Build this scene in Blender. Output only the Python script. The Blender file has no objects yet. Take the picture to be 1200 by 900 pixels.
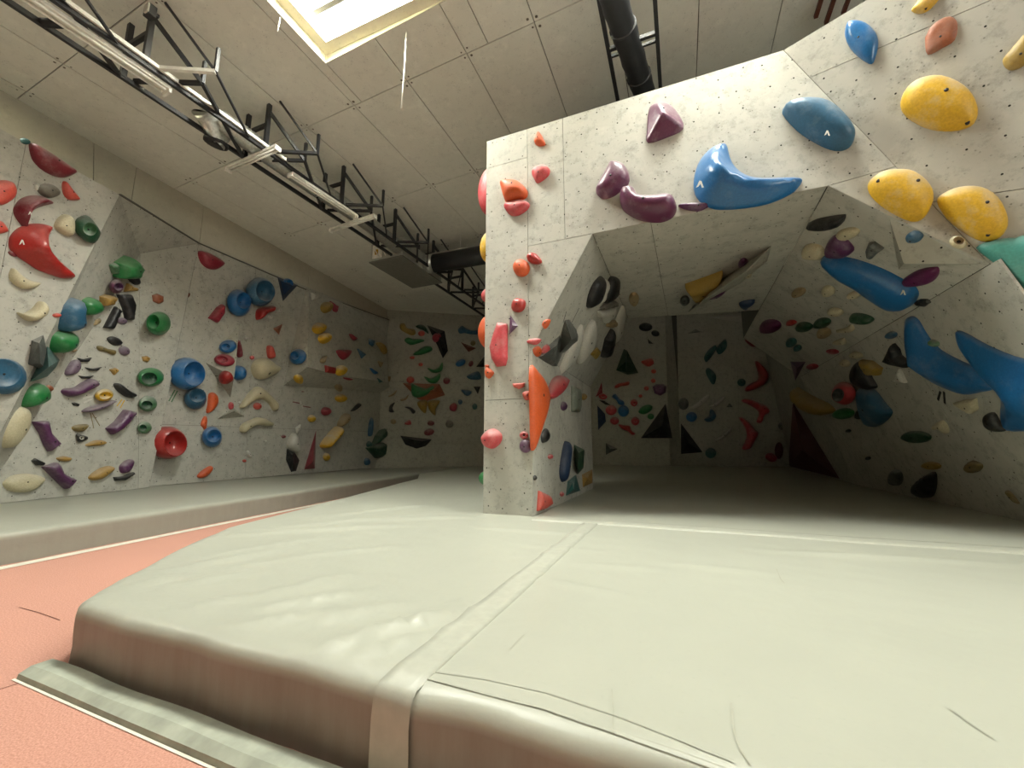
import bpy, bmesh, math, random
import numpy as np
from mathutils import Vector, Matrix, noise
from mathutils.geometry import delaunay_2d_cdt
random.seed(7)
SC = bpy.context.scene
COL = SC.collection

# ------------------------------------------------------------------ camera
F, CX, CY, HOR, VX = 483.0, 600.0, 450.0, 524.0, 800.0
PIT = math.atan((HOR - CY) / F)
YAW = math.atan((VX - CX) / math.hypot(F, HOR - CY))
FW = np.array([-math.sin(YAW) * math.cos(PIT), math.cos(YAW) * math.cos(PIT), math.sin(PIT)])
RT = np.array([math.cos(YAW), math.sin(YAW), 0.0])
UP = np.cross(RT, FW)
CAM = np.array([0.0, 0.0, 1.1])
cd = bpy.data.cameras.new('camera')
cam = bpy.data.objects.new('camera', cd)
COL.objects.link(cam)
cd.sensor_width = 36.0
cd.lens = F * 36.0 / 1200.0
cd.clip_start = 0.02
cd.clip_end = 200
cam.matrix_world = Matrix(((RT[0], UP[0], -FW[0], CAM[0]), (RT[1], UP[1], -FW[1], CAM[1]),
                           (RT[2], UP[2], -FW[2], CAM[2]), (0, 0, 0, 1)))
SC.camera = cam

# ------------------------------------------------------------------ world, skylight lamps, exposure
w = bpy.data.worlds.new('world')
SC.world = w
w.use_nodes = True
bg = w.node_tree.nodes['Background']
bg.inputs[0].default_value = (0.9, 0.95, 1.0, 1)
bg.inputs[1].default_value = 3.0
SC.view_settings.view_transform = 'Standard'
SC.view_settings.look = 'None'
SC.view_settings.gamma = 1.0
SC.view_settings.use_curve_mapping = False
SC.view_settings.exposure = 0.36

def ceil_z(x):
    return 6.62 + 0.06 * (x + 10.0)

# skylight openings (x0, x1, y0, y1): only the first is in view, the rest are added for light
SKY = [(-4.74, -2.35, 2.95, 4.02), (-0.6, 1.8, 3.2, 4.3), (3.6, 6.0, 3.0, 4.1), (-9.3, -7.7, 0.0, 1.2)]
SKYW = [760, 570, 450, 330]
SKYH = 0.55
for (x0, x1, y0, y1), pw in zip(SKY, SKYW):
    ld = bpy.data.lights.new('skylight_daylight', 'AREA')
    ld.shape = 'RECTANGLE'
    ld.size, ld.size_y = (x1 - x0) * 0.99, (y1 - y0) * 0.99
    ld.energy = pw
    ld.color = (0.985, 1.0, 0.905)
    lo = bpy.data.objects.new('skylight_daylight', ld)
    COL.objects.link(lo)
    lo.location = ((x0 + x1) / 2, (y0 + y1) / 2, ceil_z((x0 + x1) / 2) + SKYH - 0.02)

# fill light added in an unseen side window, brightens ceiling and left wall
ld = bpy.data.lights.new('window_daylight', 'AREA')
ld.shape = 'RECTANGLE'
ld.size, ld.size_y = 5.4, 2.6
ld.energy = 230
ld.color = (0.985, 1.0, 0.93)
lo = bpy.data.objects.new('window_daylight', ld)
COL.objects.link(lo)
lo.location = (7.5, -0.4, 4.9)
lo.rotation_euler = (0, math.radians(90), 0)
lo.rotation_euler = Matrix(((0, 0, 1), (1, 0, 0), (0, 1, 0))).to_euler()

# ------------------------------------------------------------------ helpers
def ray(x, y):
    return FW + RT * ((x - CX) / F) - UP * ((y - CY) / F)

def onz(x, y, z):
    d = ray(x, y)
    return CAM + d * ((z - CAM[2]) / d[2])

def nrm(v):
    v = np.array(v, float)
    return v / np.linalg.norm(v)

class Plane:
    def __init__(s, p, n):
        s.p = np.array(p, float)
        s.n = nrm(n)
        if np.dot(CAM - s.p, s.n) < 0:
            s.n = -s.n
        u = np.cross([0, 0, 1.0], s.n)
        if np.linalg.norm(u) < 0.15:
            u = np.cross([0, 1.0, 0], s.n)
        s.u = nrm(u)
        s.v = np.cross(s.n, s.u)
    def hit(s, x, y, off=0.0):
        d = ray(x, y)
        return CAM + d * (np.dot(s.p + s.n * off - CAM, s.n) / np.dot(d, s.n))
    def uv(s, P):
        q = np.array(P) - s.p
        return float(q @ s.u), float(q @ s.v)
    def at(s, u, v, o=0.0):
        return s.p + s.u * u + s.v * v + s.n * o

def plane3(a, b, c):
    return Plane(a, np.cross(np.array(b) - np.array(a), np.array(c) - np.array(a)))

def mesh(name, verts, faces, mat=None, parent=None, smooth=False, uvs=None, origin=None):
    vs = np.array(verts, float)
    o = np.zeros(3) if origin is None else np.array(origin, float)
    me = bpy.data.meshes.new(name)
    me.from_pydata([tuple(q) for q in (vs - o)], [], [tuple(f) for f in faces])
    if uvs is not None:
        ul = me.uv_layers.new(name='UVMap')
        for lp in me.loops:
            ul.data[lp.index].uv = uvs[lp.vertex_index]
    me.validate()
    bm = bmesh.new()
    bm.from_mesh(me)
    bmesh.ops.recalc_face_normals(bm, faces=bm.faces)
    bm.to_mesh(me)
    bm.free()
    if smooth:
        me.polygons.foreach_set('use_smooth', [True] * len(me.polygons))
    ob = bpy.data.objects.new(name, me)
    COL.objects.link(ob)
    ob.location = o
    if mat:
        me.materials.append(mat)
    if parent:
        ob.parent = parent
        if origin is not None:
            ob.location = o - np.array(parent.location)
        else:
            ob.location = -np.array(parent.location)
    return ob

def tag(o, label, cat, group=None):
    o['label'] = label
    o['category'] = cat
    if group:
        o['group'] = group
    return o

def struct(o, label=None):
    o['kind'] = 'structure'
    if label:
        o['label'] = label
    return o

def empty(name, loc):
    o = bpy.data.objects.new(name, None)
    o.empty_display_size = 0.1
    COL.objects.link(o)
    o.location = loc
    return o

def boxvf(c, s, ax=None):
    c = np.array(c, float)
    ax = np.eye(3) if ax is None else ax
    vs = [c + ax[0] * s[0] / 2 * i + ax[1] * s[1] / 2 * j + ax[2] * s[2] / 2 * k
          for i in (-1, 1) for j in (-1, 1) for k in (-1, 1)]
    fs = [(0, 1, 3, 2), (4, 6, 7, 5), (0, 4, 5, 1), (2, 3, 7, 6), (0, 2, 6, 4), (1, 5, 7, 3)]
    return vs, fs

def box(name, c, s, mat, parent=None, ax=None, bev=0.0):
    vs, fs = boxvf(c, s, ax)
    o = mesh(name, vs, fs, mat, parent, origin=c)
    if bev:
        m = o.modifiers.new('bevel', 'BEVEL')
        m.width = bev
        m.segments = 2
    return o

def bar(name, a, b, wd, ht, mat, parent=None, bev=0.0):
    a, b = np.array(a, float), np.array(b, float)
    d = nrm(b - a)
    r = np.array([0, 0, 1.0]) if abs(d[2]) < 0.9 else np.array([0, 1.0, 0])
    s = nrm(np.cross(d, r))
    t = np.cross(s, d)
    return box(name, (a + b) / 2, (np.linalg.norm(b - a), wd, ht), mat, parent, np.array([d, s, t]), bev)

def tube(name, pts, rad, mat, parent=None, n=12, caps=True):
    pts = [np.array(p, float) for p in pts]
    rad = rad if isinstance(rad, (list, tuple)) else [rad] * len(pts)
    vs, fs = [], []
    prev = None
    for i, p in enumerate(pts):
        d = nrm(pts[min(i + 1, len(pts) - 1)] - pts[max(i - 1, 0)])
        if prev is None:
            r = np.array([0, 0, 1.0]) if abs(d[2]) < 0.9 else np.array([1.0, 0, 0])
            a = nrm(np.cross(d, r))
        else:
            a = nrm(prev - d * np.dot(prev, d))
        prev = a
        b = np.cross(d, a)
        for k in range(n):
            t = 2 * math.pi * k / n
            vs.append(p + (a * math.cos(t) + b * math.sin(t)) * rad[i])
    for i in range(len(pts) - 1):
        for k in range(n):
            fs.append((i * n + k, i * n + (k + 1) % n, (i + 1) * n + (k + 1) % n, (i + 1) * n + k))
    if caps:
        fs.append(tuple(range(n)))
        fs.append(tuple((len(pts) - 1) * n + k for k in range(n)))
    return mesh(name, vs, fs, mat, parent, smooth=True, origin=pts[0])

# ------------------------------------------------------------------ materials
def nodes(name, rough=0.6, spec=0.4):
    m = bpy.data.materials.new(name)
    m.use_nodes = True
    nt = m.node_tree
    b = nt.nodes['Principled BSDF']
    b.inputs['Roughness'].default_value = rough
    b.inputs['Specular IOR Level'].default_value = spec
    return m, nt, b

def N(nt, t, **kw):
    n = nt.nodes.new(t)
    for k, v in kw.items():
        setattr(n, k, v)
    return n

def mixc(nt, fac, a, b, mode='MIX'):
    n = N(nt, 'ShaderNodeMix', data_type='RGBA', blend_type=mode)
    for s, v in ((n.inputs[0], fac), (n.inputs[6], a), (n.inputs[7], b)):
        if isinstance(v, bpy.types.NodeSocket):
            nt.links.new(v, s)
        elif isinstance(v, (int, float)):
            s.default_value = v
        else:
            s.default_value = (*v, 1)
    return n.outputs[2]

def math_(nt, op, a, b=None, clamp=False):
    n = N(nt, 'ShaderNodeMath', operation=op, use_clamp=clamp)
    for i, v in enumerate((a, b)):
        if v is None:
            continue
        if isinstance(v, bpy.types.NodeSocket):
            nt.links.new(v, n.inputs[i])
        else:
            n.inputs[i].default_value = v
    return n.outputs[0]

def tex(nt, vec, scale, detail=3, rough=0.55, kind='ShaderNodeTexNoise'):
    n = N(nt, kind)
    n.inputs['Scale'].default_value = scale
    if kind == 'ShaderNodeTexNoise':
        n.inputs['Detail'].default_value = detail
        n.inputs['Roughness'].default_value = rough
    if vec is not None:
        nt.links.new(vec, n.inputs['Vector'])
    return n

def ramp(nt, fac, a, b):
    n = N(nt, 'ShaderNodeMapRange')
    nt.links.new(fac, n.inputs[0])
    n.inputs[1].default_value = a
    n.inputs[2].default_value = b
    return n.outputs[0]

def geo_pos(nt):
    return N(nt, 'ShaderNodeNewGeometry').outputs['Position']

def bump(nt, b, h, strength, dist=0.02):
    n = N(nt, 'ShaderNodeBump')
    n.inputs['Strength'].default_value = strength
    n.inputs['Distance'].default_value = dist
    nt.links.new(h, n.inputs['Height'])
    nt.links.new(n.outputs[0], b.inputs['Normal'])

def concrete(name, base, dark, tnut=0.0, speck=0.55, mott=0.75):
    m, nt, b = nodes(name, 0.82, 0.25)
    pos = geo_pos(nt)
    big = tex(nt, pos, 1.1, 5, 0.65)
    c = mixc(nt, math_(nt, 'MULTIPLY', ramp(nt, big.outputs[0], 0.36, 0.72), 0.5), base, dark)
    mid = tex(nt, pos, 7.0, 6, 0.75)
    c = mixc(nt, math_(nt, 'MULTIPLY', ramp(nt, mid.outputs[0], 0.5, 0.7), mott), c, tuple(x * 0.55 for x in base))
    lt = tex(nt, pos, 4.1, 5, 0.7)
    c = mixc(nt, math_(nt, 'MULTIPLY', ramp(nt, lt.outputs[0], 0.55, 0.8), 0.6), c, tuple(min(1, x * 1.22) for x in base))
    vo = tex(nt, pos, 22.0, kind='ShaderNodeTexVoronoi')
    sp = math_(nt, 'MULTIPLY', math_(nt, 'LESS_THAN', vo.outputs['Distance'], 0.17), ramp(nt, mid.outputs[0], 0.42, 0.6))
    c = mixc(nt, math_(nt, 'MULTIPLY', sp, speck), c, tuple(x * 0.3 for x in base))
    if tnut:
        uv = N(nt, 'ShaderNodeUVMap').outputs[0]
        mp = N(nt, 'ShaderNodeVectorMath', operation='SCALE')
        nt.links.new(uv, mp.inputs[0])
        mp.inputs['Scale'].default_value = 1 / tnut
        v2 = N(nt, 'ShaderNodeTexVoronoi')
        v2.inputs['Scale'].default_value = 1.0
        v2.inputs['Randomness'].default_value = 0.55
        v2.voronoi_dimensions = '2D'
        nt.links.new(mp.outputs[0], v2.inputs['Vector'])
        hole = math_(nt, 'LESS_THAN', v2.outputs['Distance'], 0.0085 / tnut)
        c = mixc(nt, hole, c, (0.02, 0.018, 0.015))
    nt.links.new(c, b.inputs['Base Color'])
    bump(nt, b, mid.outputs[0], 0.25, 0.01)
    return m

M = {}
M['panel'] = concrete('textured_wall_panel', (0.47, 0.46, 0.405), (0.33, 0.322, 0.28), 0.26, 0.75)
M['panel_far'] = concrete('textured_wall_panel_plain', (0.44, 0.43, 0.375), (0.32, 0.31, 0.27), 0.30, 0.35)
M['joint'] = nodes('dark_joint', 0.95, 0.1)[0]
M['joint'].node_tree.nodes['Principled BSDF'].inputs['Base Color'].default_value = (0.13, 0.125, 0.11, 1)
M['cjoint'] = nodes('ceiling_joint', 0.95, 0.1)[0]
M['cjoint'].node_tree.nodes['Principled BSDF'].inputs['Base Color'].default_value = (0.22, 0.20, 0.16, 1)
M['ply'] = concrete('volume_coating', (0.40, 0.39, 0.33), (0.32, 0.31, 0.265), 0.16, 0.3)
M['ceil'] = concrete('ceiling_board', (0.80, 0.79, 0.71), (0.73, 0.72, 0.64), 0, 0.4, 0.22)
M['band'] = concrete('painted_block_wall', (0.52, 0.495, 0.41), (0.46, 0.44, 0.36), 0, 0.2, 0.25)
M['reveal'] = concrete('skylight_lining', (0.86, 0.82, 0.66), (0.80, 0.74, 0.55), 0, 0.3, 0.2)

def paint(name, col, rough=0.5, spec=0.5, metal=0.0, var=0.12, scale=9.0):
    m, nt, b = nodes(name, rough, spec)
    b.inputs['Metallic'].default_value = metal
    co = N(nt, 'ShaderNodeTexCoord').outputs['Object']
    t = tex(nt, co, scale, 4)
    c = mixc(nt, ramp(nt, t.outputs[0], 0.3, 0.7), tuple(x * (1 - var) for x in col), tuple(min(1, x * (1 + var)) for x in col))
    nt.links.new(c, b.inputs['Base Color'])
    return m

M['steel'] = paint('black_steel', (0.022, 0.022, 0.024), 0.5)
M['white_metal'] = paint('white_enamel', (0.88, 0.87, 0.80), 0.45)
M['grey_metal'] = paint('galvanised_sheet', (0.50, 0.50, 0.46), 0.38, 0.5, 0.6)
M['foil'] = paint('duct_foil', (0.55, 0.56, 0.52), 0.32, 0.5, 0.75, 0.2, 30)
M['black_foam'] = paint('black_insulation', (0.02, 0.021, 0.023), 0.45)
M['grey_duct'] = paint('grey_insulation', (0.32, 0.31, 0.27), 0.6)
M['bolt'] = paint('bolt_hole', (0.015, 0.013, 0.012), 0.6)
M['white'] = paint('white_print', (0.85, 0.85, 0.80), 0.5)
M['glass'] = paint('box_grey', (0.17, 0.165, 0.14), 0.6)

# hold plastic: colour, chalk dust amount, gloss
def plastic(name, col, chalk=0.3, rough=0.5, gloss=0.5):
    m, nt, b = nodes('hold_' + name, rough, gloss)
    co = N(nt, 'ShaderNodeTexCoord').outputs['Object']
    t = tex(nt, co, 4.0, 5, 0.7)
    g = tex(nt, co, 55.0, 2)
    c = mixc(nt, ramp(nt, g.outputs[0], 0.3, 0.7), tuple(x * 0.88 for x in col), tuple(min(1, x * 1.1) for x in col))
    nz = N(nt, 'ShaderNodeSeparateXYZ')
    nt.links.new(N(nt, 'ShaderNodeNewGeometry').outputs['Normal'], nz.inputs[0])
    top = ramp(nt, nz.outputs[2], 0.05, 0.7)
    ch = math_(nt, 'MULTIPLY', math_(nt, 'ADD', math_(nt, 'MULTIPLY', top, 0.9), ramp(nt, t.outputs[0], 0.5, 0.8)), chalk, True)
    c = mixc(nt, ch, c, (0.50, 0.49, 0.45))
    nt.links.new(c, b.inputs['Base Color'])
    bump(nt, b, g.outputs[0], 0.12, 0.004)
    return m

PAL = dict(
    red=((0.52, 0.03, 0.025), .12, .3), maroon=((0.24, 0.022, 0.035), .3, .4), crimson=((0.42, 0.03, 0.055), .15, .4),
    coral=((0.80, 0.11, 0.075), .22, .5), pink=((0.76, 0.085, 0.10), .36, .5), orange=((0.85, 0.135, 0.03), .1, .5),
    rust=((0.42, 0.13, 0.055), .2, .6), brown=((0.20, 0.055, 0.03), .1, .5), yellow=((0.88, 0.52, 0.02), .55, .55),
    mustard=((0.46, 0.30, 0.05), .2, .55), ochre=((0.50, 0.30, 0.07), .2, .6), tan=((0.50, 0.37, 0.19), .25, .6),
    olive=((0.26, 0.19, 0.06), .2, .6), cream=((0.76, 0.68, 0.45), .2, .6), white=((0.78, 0.76, 0.68), .1, .5),
    green=((0.025, 0.25, 0.065), .15, .35), darkgreen=((0.012, 0.085, 0.035), .22, .4), paleg=((0.10, 0.26, 0.12), .5, .5),
    teal=((0.035, 0.16, 0.15), .22, .5), aqua=((0.10, 0.42, 0.36), .18, .45), blue=((0.02, 0.18, 0.46), .2, .28),
    steelblue=((0.035, 0.15, 0.27), .28, .45), navy=((0.015, 0.045, 0.12), .1, .5), purple=((0.13, 0.035, 0.12), .3, .4),
    plum=((0.17, 0.042, 0.105), .36, .35), mauve=((0.22, 0.15, 0.21), .3, .5), magenta=((0.16, 0.015, 0.10), .12, .45),
    black=((0.014, 0.014, 0.015), .12, .45), grey=((0.22, 0.20, 0.16), .3, .6), rock=((0.11, 0.12, 0.11), .4, .5),
    greygreen=((0.24, 0.27, 0.21), .3, .6), darkred=((0.12, 0.008, 0.008), .05, .6))
for k, (c_, ch_, ro_) in PAL.items():
    M[k] = plastic(k, tuple(x * 0.68 for x in c_), ch_, ro_)

# ------------------------------------------------------------------ geometry of the place (metres, floor z = 0, mat top z = 0.30)
ZM = 0.30
Y1 = 4.70                                   # front climbing wall
pP = Plane((0, Y1, 0), (0, -1, 0))
ZT = 5.36                                   # top of the front wall
# left wall planes
A_, B_ = onz(175, 570, ZM), onz(440, 548.5, ZM)
d_ = nrm(B_ - A_)
nh = np.array([d_[1], -d_[0], 0.0])
ln = math.radians(4)
pL5 = Plane(A_, nh * math.cos(ln) - np.array([0, 0, math.sin(ln)]))
b0, b1 = onz(0, 590, ZM), onz(162, 573, ZM)
pL3 = plane3(b0, b1, b1 + np.array([0, 0, 1.0]))
q164 = pL3.hit(164, 297)
q233 = pL5.hit(233, 285)
Q1 = onz(140, 228, 5.3)
Q0 = onz(0, 150, 5.3)
Q2 = pL3.hit(0, 506, 0.38)
pL1 = plane3(Q0, Q1, Q2)
pL2 = plane3(Q1, q164, pL3.hit(0, 550))
pLT = plane3(Q1, q164, q233)
pL4 = plane3(q164, q233, b1)
# overhanging box on the left wall
LBa, LBb, LBc = pL5.hit(362, 340, 0.12), pL5.hit(360, 430, 0.72), pL5.hit(455, 448, 0.5)
pLB = plane3(LBa, LBb, LBc)
n332 = pL5.hit(332, 452)
pLN = plane3(n332, LBa, LBb)
n354 = pLN.hit(354, 335)
pLU = plane3(n332, LBb, LBc)
# back wall left of the pillar
k0, k1 = onz(440, 548.5, ZM), onz(568, 546.5, ZM)
pK0 = plane3(k0, k1, k0 + np.array([0, 0, 1.0]))
pK1 = Plane(pK0.p + pK0.n * 0.35, pK0.n)
pK2 = plane3(pK1.hit(455, 447), pK1.hit(600, 449), pK0.hit(520, 520))
# back walls seen through the passage
pCA = Plane((0, 19.0, 0), (0, -1, 0))
pCP = Plane((0, 19.15, 0), (0, -1, 0))
pCB = Plane((0, 19.7, 0), (0, -1, 0))
# passage: one profile swept along Y
e0, e1, e2, e3, e4, e5 = (-1.66, ZM), (-1.655, 2.30), (-0.865, 3.665), (1.5, 3.69), (2.56, 2.67), (3.38, ZM)
YE, YD, YF = 8.25, 8.3, 11.0
def sweep(a, b, ya, yb):
    return [np.array([a[0], ya, a[1]]), np.array([b[0], ya, b[1]]), np.array([b[0], yb, b[1]]), np.array([a[0], yb, a[1]])]
def swplane(a, b):
    q = sweep(a, b, 4, 6)
    return plane3(q[0], q[1], q[2])
pE1, pE2, pD, pF1, pF2 = swplane(e0, e1), swplane(e1, e2), swplane(e2, e3), swplane(e3, e4), swplane(e4, e5)
for p_ in (pD,):
    pass
g0, g1 = np.array([3.38, YF, ZM]), np.array([3.95, 19.7, ZM])
pG = plane3(g0, g1, g0 + np.array([-0.25, 0, 2.4]))
# right hand facet that leans out of the front wall
C0, C1 = pP.hit(918, 58), pP.hit(1160, 310)
T1 = onz(1015, 0, ZT)
C0[2] = ZT
pB = plane3(C0, C1, T1)
pPL = Plane((pP.hit(568, 400)[0], 6, 0), (-1, 0, 0))
pPL.n = np.array([-1.0, 0, 0]); pPL.u = np.array([0, -1.0, 0]); pPL.v = np.array([0, 0, 1.0])
pMat = Plane((0, 0, ZM), (0, 0, 1))
PL = dict(P=pP, B=pB, L1=pL1, L2=pL2, L3=pL3, L4=pL4, L5=pL5, LB=pLB, LN=pLN, LU=pLU, K1=pK1, K2=pK2, K0=pK0,
          CA=pCA, CP=pCP, CB=pCB, E1=pE1, E2=pE2, D=pD, F1=pF1, F2=pF2, G=pG)

# ------------------------------------------------------------------ wall panels
TH = 0.022
def inset(poly, g):
    n = len(poly)
    ar = sum(poly[i][0] * poly[(i + 1) % n][1] - poly[(i + 1) % n][0] * poly[i][1] for i in range(n))
    if ar < 0:
        poly = poly[::-1]
    L = []
    for i in range(n):
        a, b = np.array(poly[i]), np.array(poly[(i + 1) % n])
        d = (b - a) / max(1e-9, np.linalg.norm(b - a))
        nn = np.array([-d[1], d[0]])
        L.append((a + nn * g, d))
    out = []
    for i in range(n):
        (p, d), (q, e) = L[i - 1], L[i]
        cr = d[0] * e[1] - d[1] * e[0]
        if abs(cr) < 1e-6:
            out.append(q)
        else:
            t = ((q - p)[0] * e[1] - (q - p)[1] * e[0]) / cr
            out.append(p + d * t)
    return out

def clip(poly, a, b):
    """split a convex 2-D polygon by the line a-b"""
    a, b = np.array(a), np.array(b)
    def side(p):
        return (b[0] - a[0]) * (p[1] - a[1]) - (b[1] - a[1]) * (p[0] - a[0])
    L, R = [], []
    n = len(poly)
    for i in range(n):
        p, q = np.array(poly[i]), np.array(poly[(i + 1) % n])
        sp, sq = side(p), side(q)
        (L if sp >= 0 else R).append(p)
        if (sp >= 0) != (sq >= 0):
            x = p + (q - p) * (sp / (sp - sq))
            L.append(x)
            R.append(x)
    return [z for z in (L, R) if len(z) >= 3]

BACK = {}
def facet(wall, plane, poly3, cuts=(), gap=0.003, mat='panel', name='panel'):
    """poly3: convex outline in 3-D; cuts: pixel or 3-D point pairs on the plane"""
    bk = BACK.setdefault(wall, [[], [], []])
    i0 = len(bk[0])
    for p in poly3:
        bk[0].append(np.array(p) - plane.n * TH)
    bk[1].append(tuple(range(i0, i0 + len(poly3))))
    pieces = [[np.array(plane.uv(p)) for p in poly3]]
    for c in cuts:
        a, b = [plane.uv(plane.hit(*q)) if len(q) == 2 else plane.uv(q) for q in c]
        nxt = []
        for pc in pieces:
            nxt += clip(pc, a, b)
        pieces = nxt
    for pc in pieces:
        pc = [pc[i] for i in range(len(pc)) if np.linalg.norm(pc[i] - pc[i - 1]) > 1e-4]
        if len(pc) < 3:
            continue
        q = inset(pc, gap)
        n = len(q)
        vs = [plane.at(u, v) for u, v in q] + [plane.at(u, v, -TH) for u, v in q]
        fs = [tuple(range(n))] + [(i, (i + 1) % n, n + (i + 1) % n, n + i) for i in range(n)]
        bk[2].append((name, vs, fs, mat, [(u, v) for u, v in q] * 2))

def flush(wall, label=None, extra=()):
    vs, fs, pans = BACK[wall]
    for ev, ef in extra:
        i0 = len(vs)
        vs = vs + [np.array(p) for p in ev]
        fs = fs + [tuple(i0 + k for k in f) for f in ef]
    o = mesh(wall, vs, fs, M['joint'])
    struct(o, label)
    for nm, pv, pf, mt, uv in pans:
        mesh(nm, pv, pf, M[mt], o, uvs=uv, origin=np.mean(pv, axis=0))
    return o

h = lambda pl, *pts: [pl.hit(x, y) for x, y in pts]
def cutY(pl, ys):          # joints across a swept facet
    return [((pl.p[0], y, pl.p[2]), tuple(np.array([pl.p[0], y, pl.p[2]]) + np.cross(pl.n, [0, 1, 0]))) for y in ys]

# --- front wall with pillar
W = 'wall_center'
xl = pP.hit(568, 400)[0]
def onP(x, y):
    q = pP.hit(x, y)
    return q
pil = -1.66
v1 = onP(618.8, 300)[0]; v2 = onP(660.5, 200)[0]
z197, z468, z288 = onP(594, 191)[2], onP(594, 468)[2], onP(660, 280.5)[2]
def R(xa, za, xb, zb):
    return [np.array([xa, Y1, za]), np.array([xb, Y1, za]), np.array([xb, Y1, zb]), np.array([xa, Y1, zb])]
facet(W, pP, R(xl, z197, v1, ZT))
facet(W, pP, R(xl, z468, v1, z197))
facet(W, pP, R(xl, ZM - .01, pil, z468))
facet(W, pP, R(v1, z288, v2, ZT))
V = lambda x, z: np.array([x, Y1, z])
facet(W, pP, [V(v1, z468), V(pil, z468), V(pil, e1[1]), V(e2[0], e2[1]), V(e2[0], z288), V(v1, z288)])
facet(W, pP, [V(v2, z288), V(e2[0], z288), V(e3[0], e3[1]), pP.hit(1050, 195), C0, V(v2, ZT)])
facet(W, pP, [V(*e3), V(*e4), pP.hit(1050, 195)])
# leaning facet
dT = nrm(T1 - C0) * 4.6
Ce = C0 + (C1 - C0) * 1.32
facet(W, pB, [C0, Ce, Ce + dT * 0.8, C0 + dT], [((951, 90), (1150, 5)), ((1090, 237), (1200, 221))])
# front face below the leaning facet, right of the passage mouth
Fb_, Bend = np.array([3.40, Y1 - 0.1, ZM]), Ce + dT * 0.8
Fc_ = np.array([Bend[0], Bend[1] + 0.3, ZM])
facet(W, plane3(Ce, Fb_, Bend), [Ce, Fb_, Bend], gap=0.002)
facet(W, plane3(Fb_, Fc_, Bend), [Fb_, Fc_, Bend], gap=0.002)
# passage left side and roof
facet(W, pE1, sweep(e0, e1, Y1, YE), cutY(pE1, [6.2]))
facet(W, pE2, sweep(e1, e2, Y1, YE), cutY(pE2, [6.2]))
facet(W, pD, [np.array([e2[0], Y1, e2[1]]), np.array([e3[0], Y1, e3[1]]), np.array([e3[0], 8.8, e3[1]]), np.array([e2[0], YD, e2[1]])],
      [((763, 263), (768, 290)), ((947, 260), (969, 219))] + cutY(pD, [6.4]))
# pillar outer side, rear and top of the block
facet(W, pPL, [np.array([xl, Y1, ZM]), np.array([xl, YE, ZM]), np.array([xl, YE, ZT]), np.array([xl, Y1, ZT])],
      [((xl, 6.4, 0), (xl, 6.4, 1))])
ex = []
ex.append(([(xl, Y1, ZT), (C0[0], Y1, ZT), tuple(C0 + dT), (7.4, 4.6, ZT), (7.4, 8.8, ZT), (xl, YE, ZT)], [(0, 1, 2, 3, 4, 5)]))
ex.append(([(xl, YE, ZM), (pil, YE, ZM), (e1[0], YE, e1[1]), (e2[0], YE, e2[1]), (e3[0], 8.8, e3[1]), (e3[0], 8.8, ZT), (xl, YE, ZT)],
           [(0, 1, 2, 3, 6), (3, 4, 5, 6)]))
flush(W, 'pale textured climbing wall with a square pillar and the arched passage', ex)

# --- right side of the passage
W = 'wall_right'
facet(W, pF1, sweep(e3, e4, Y1, YF), cutY(pF1, [6.3, 8.6]))
facet(W, pF2, sweep(e4, e5, Y1 - 0.1, YF), cutY(pF2, [6.6, 8.8]))
gt = np.array([-0.25, 0, 2.4])
facet(W, pG, [g0, g1, g1 + gt * 2, g0 + gt * 2], mat='panel_far')
ex = [([(e3[0], YF, e3[1]), (e4[0], YF, e4[1]), (e5[0], YF, ZM), (7.4, YF, ZM), (7.4, YF, ZT), (e3[0], YF, ZT)], [(0, 1, 2, 3, 4, 5)]),
      ([(e3[0], 8.8, e3[1]), (e3[0], YF, e3[1]), (e3[0], YF, ZT), (e3[0], 8.8, ZT)], [(0, 1, 2, 3)])]
flush(W, 'shadowed overhanging climbing wall on the right of the passage', ex)
# front wall below the leaning facet, right of the passage mouth (outside the picture)
# --- left wall
W = 'wall_left'
Lb = pL3.hit(-26, 592.7)
L1b = pL1.hit(-52, 612)
facet(W, pL1, [pL1.hit(-160, 62), Q1, L1b, pL1.hit(-160, 640)], [((31, 165), (5, 300)), ((5, 300), (-40, 520))][:1])
pL2 = plane3(Q1, q164, Lb)
PL['L2'] = pL2
facet(W, pL2, [Q1, q164, Lb], gap=0.001)
facet(W, plane3(Q1, Lb, L1b), [Q1, Lb, L1b], gap=0.001)
facet(W, pL3, [q164, b1, Lb], [((129, 352), (127, 590)), ][:0])
facet(W, pLT, [Q1, q164, q233], gap=0.002)
facet(W, pL4, [q164, q233, pL4.hit(175, 571), b1])
sb = onz(175, 570, ZM); se = onz(447, 548, ZM)
facet(W, pL5, [q233, pL5.hit(470, 381), pL5.hit(466, 546), sb], [((180, 497), (440, 506)), ((300, 312), (287, 562))])
facet(W, pLB, [LBa, pLB.hit(452.5, 374), LBc, pLB.hit(396, 440), LBb])
facet(W, pLN, [n354, LBa, LBb, n332], [((340, 400), (362, 402))], gap=0.002)
facet(W, pLU, [n332, LBb, LBc, pLU.hit(462, 472), pLU.hit(352, 468)], gap=0.002)
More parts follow.
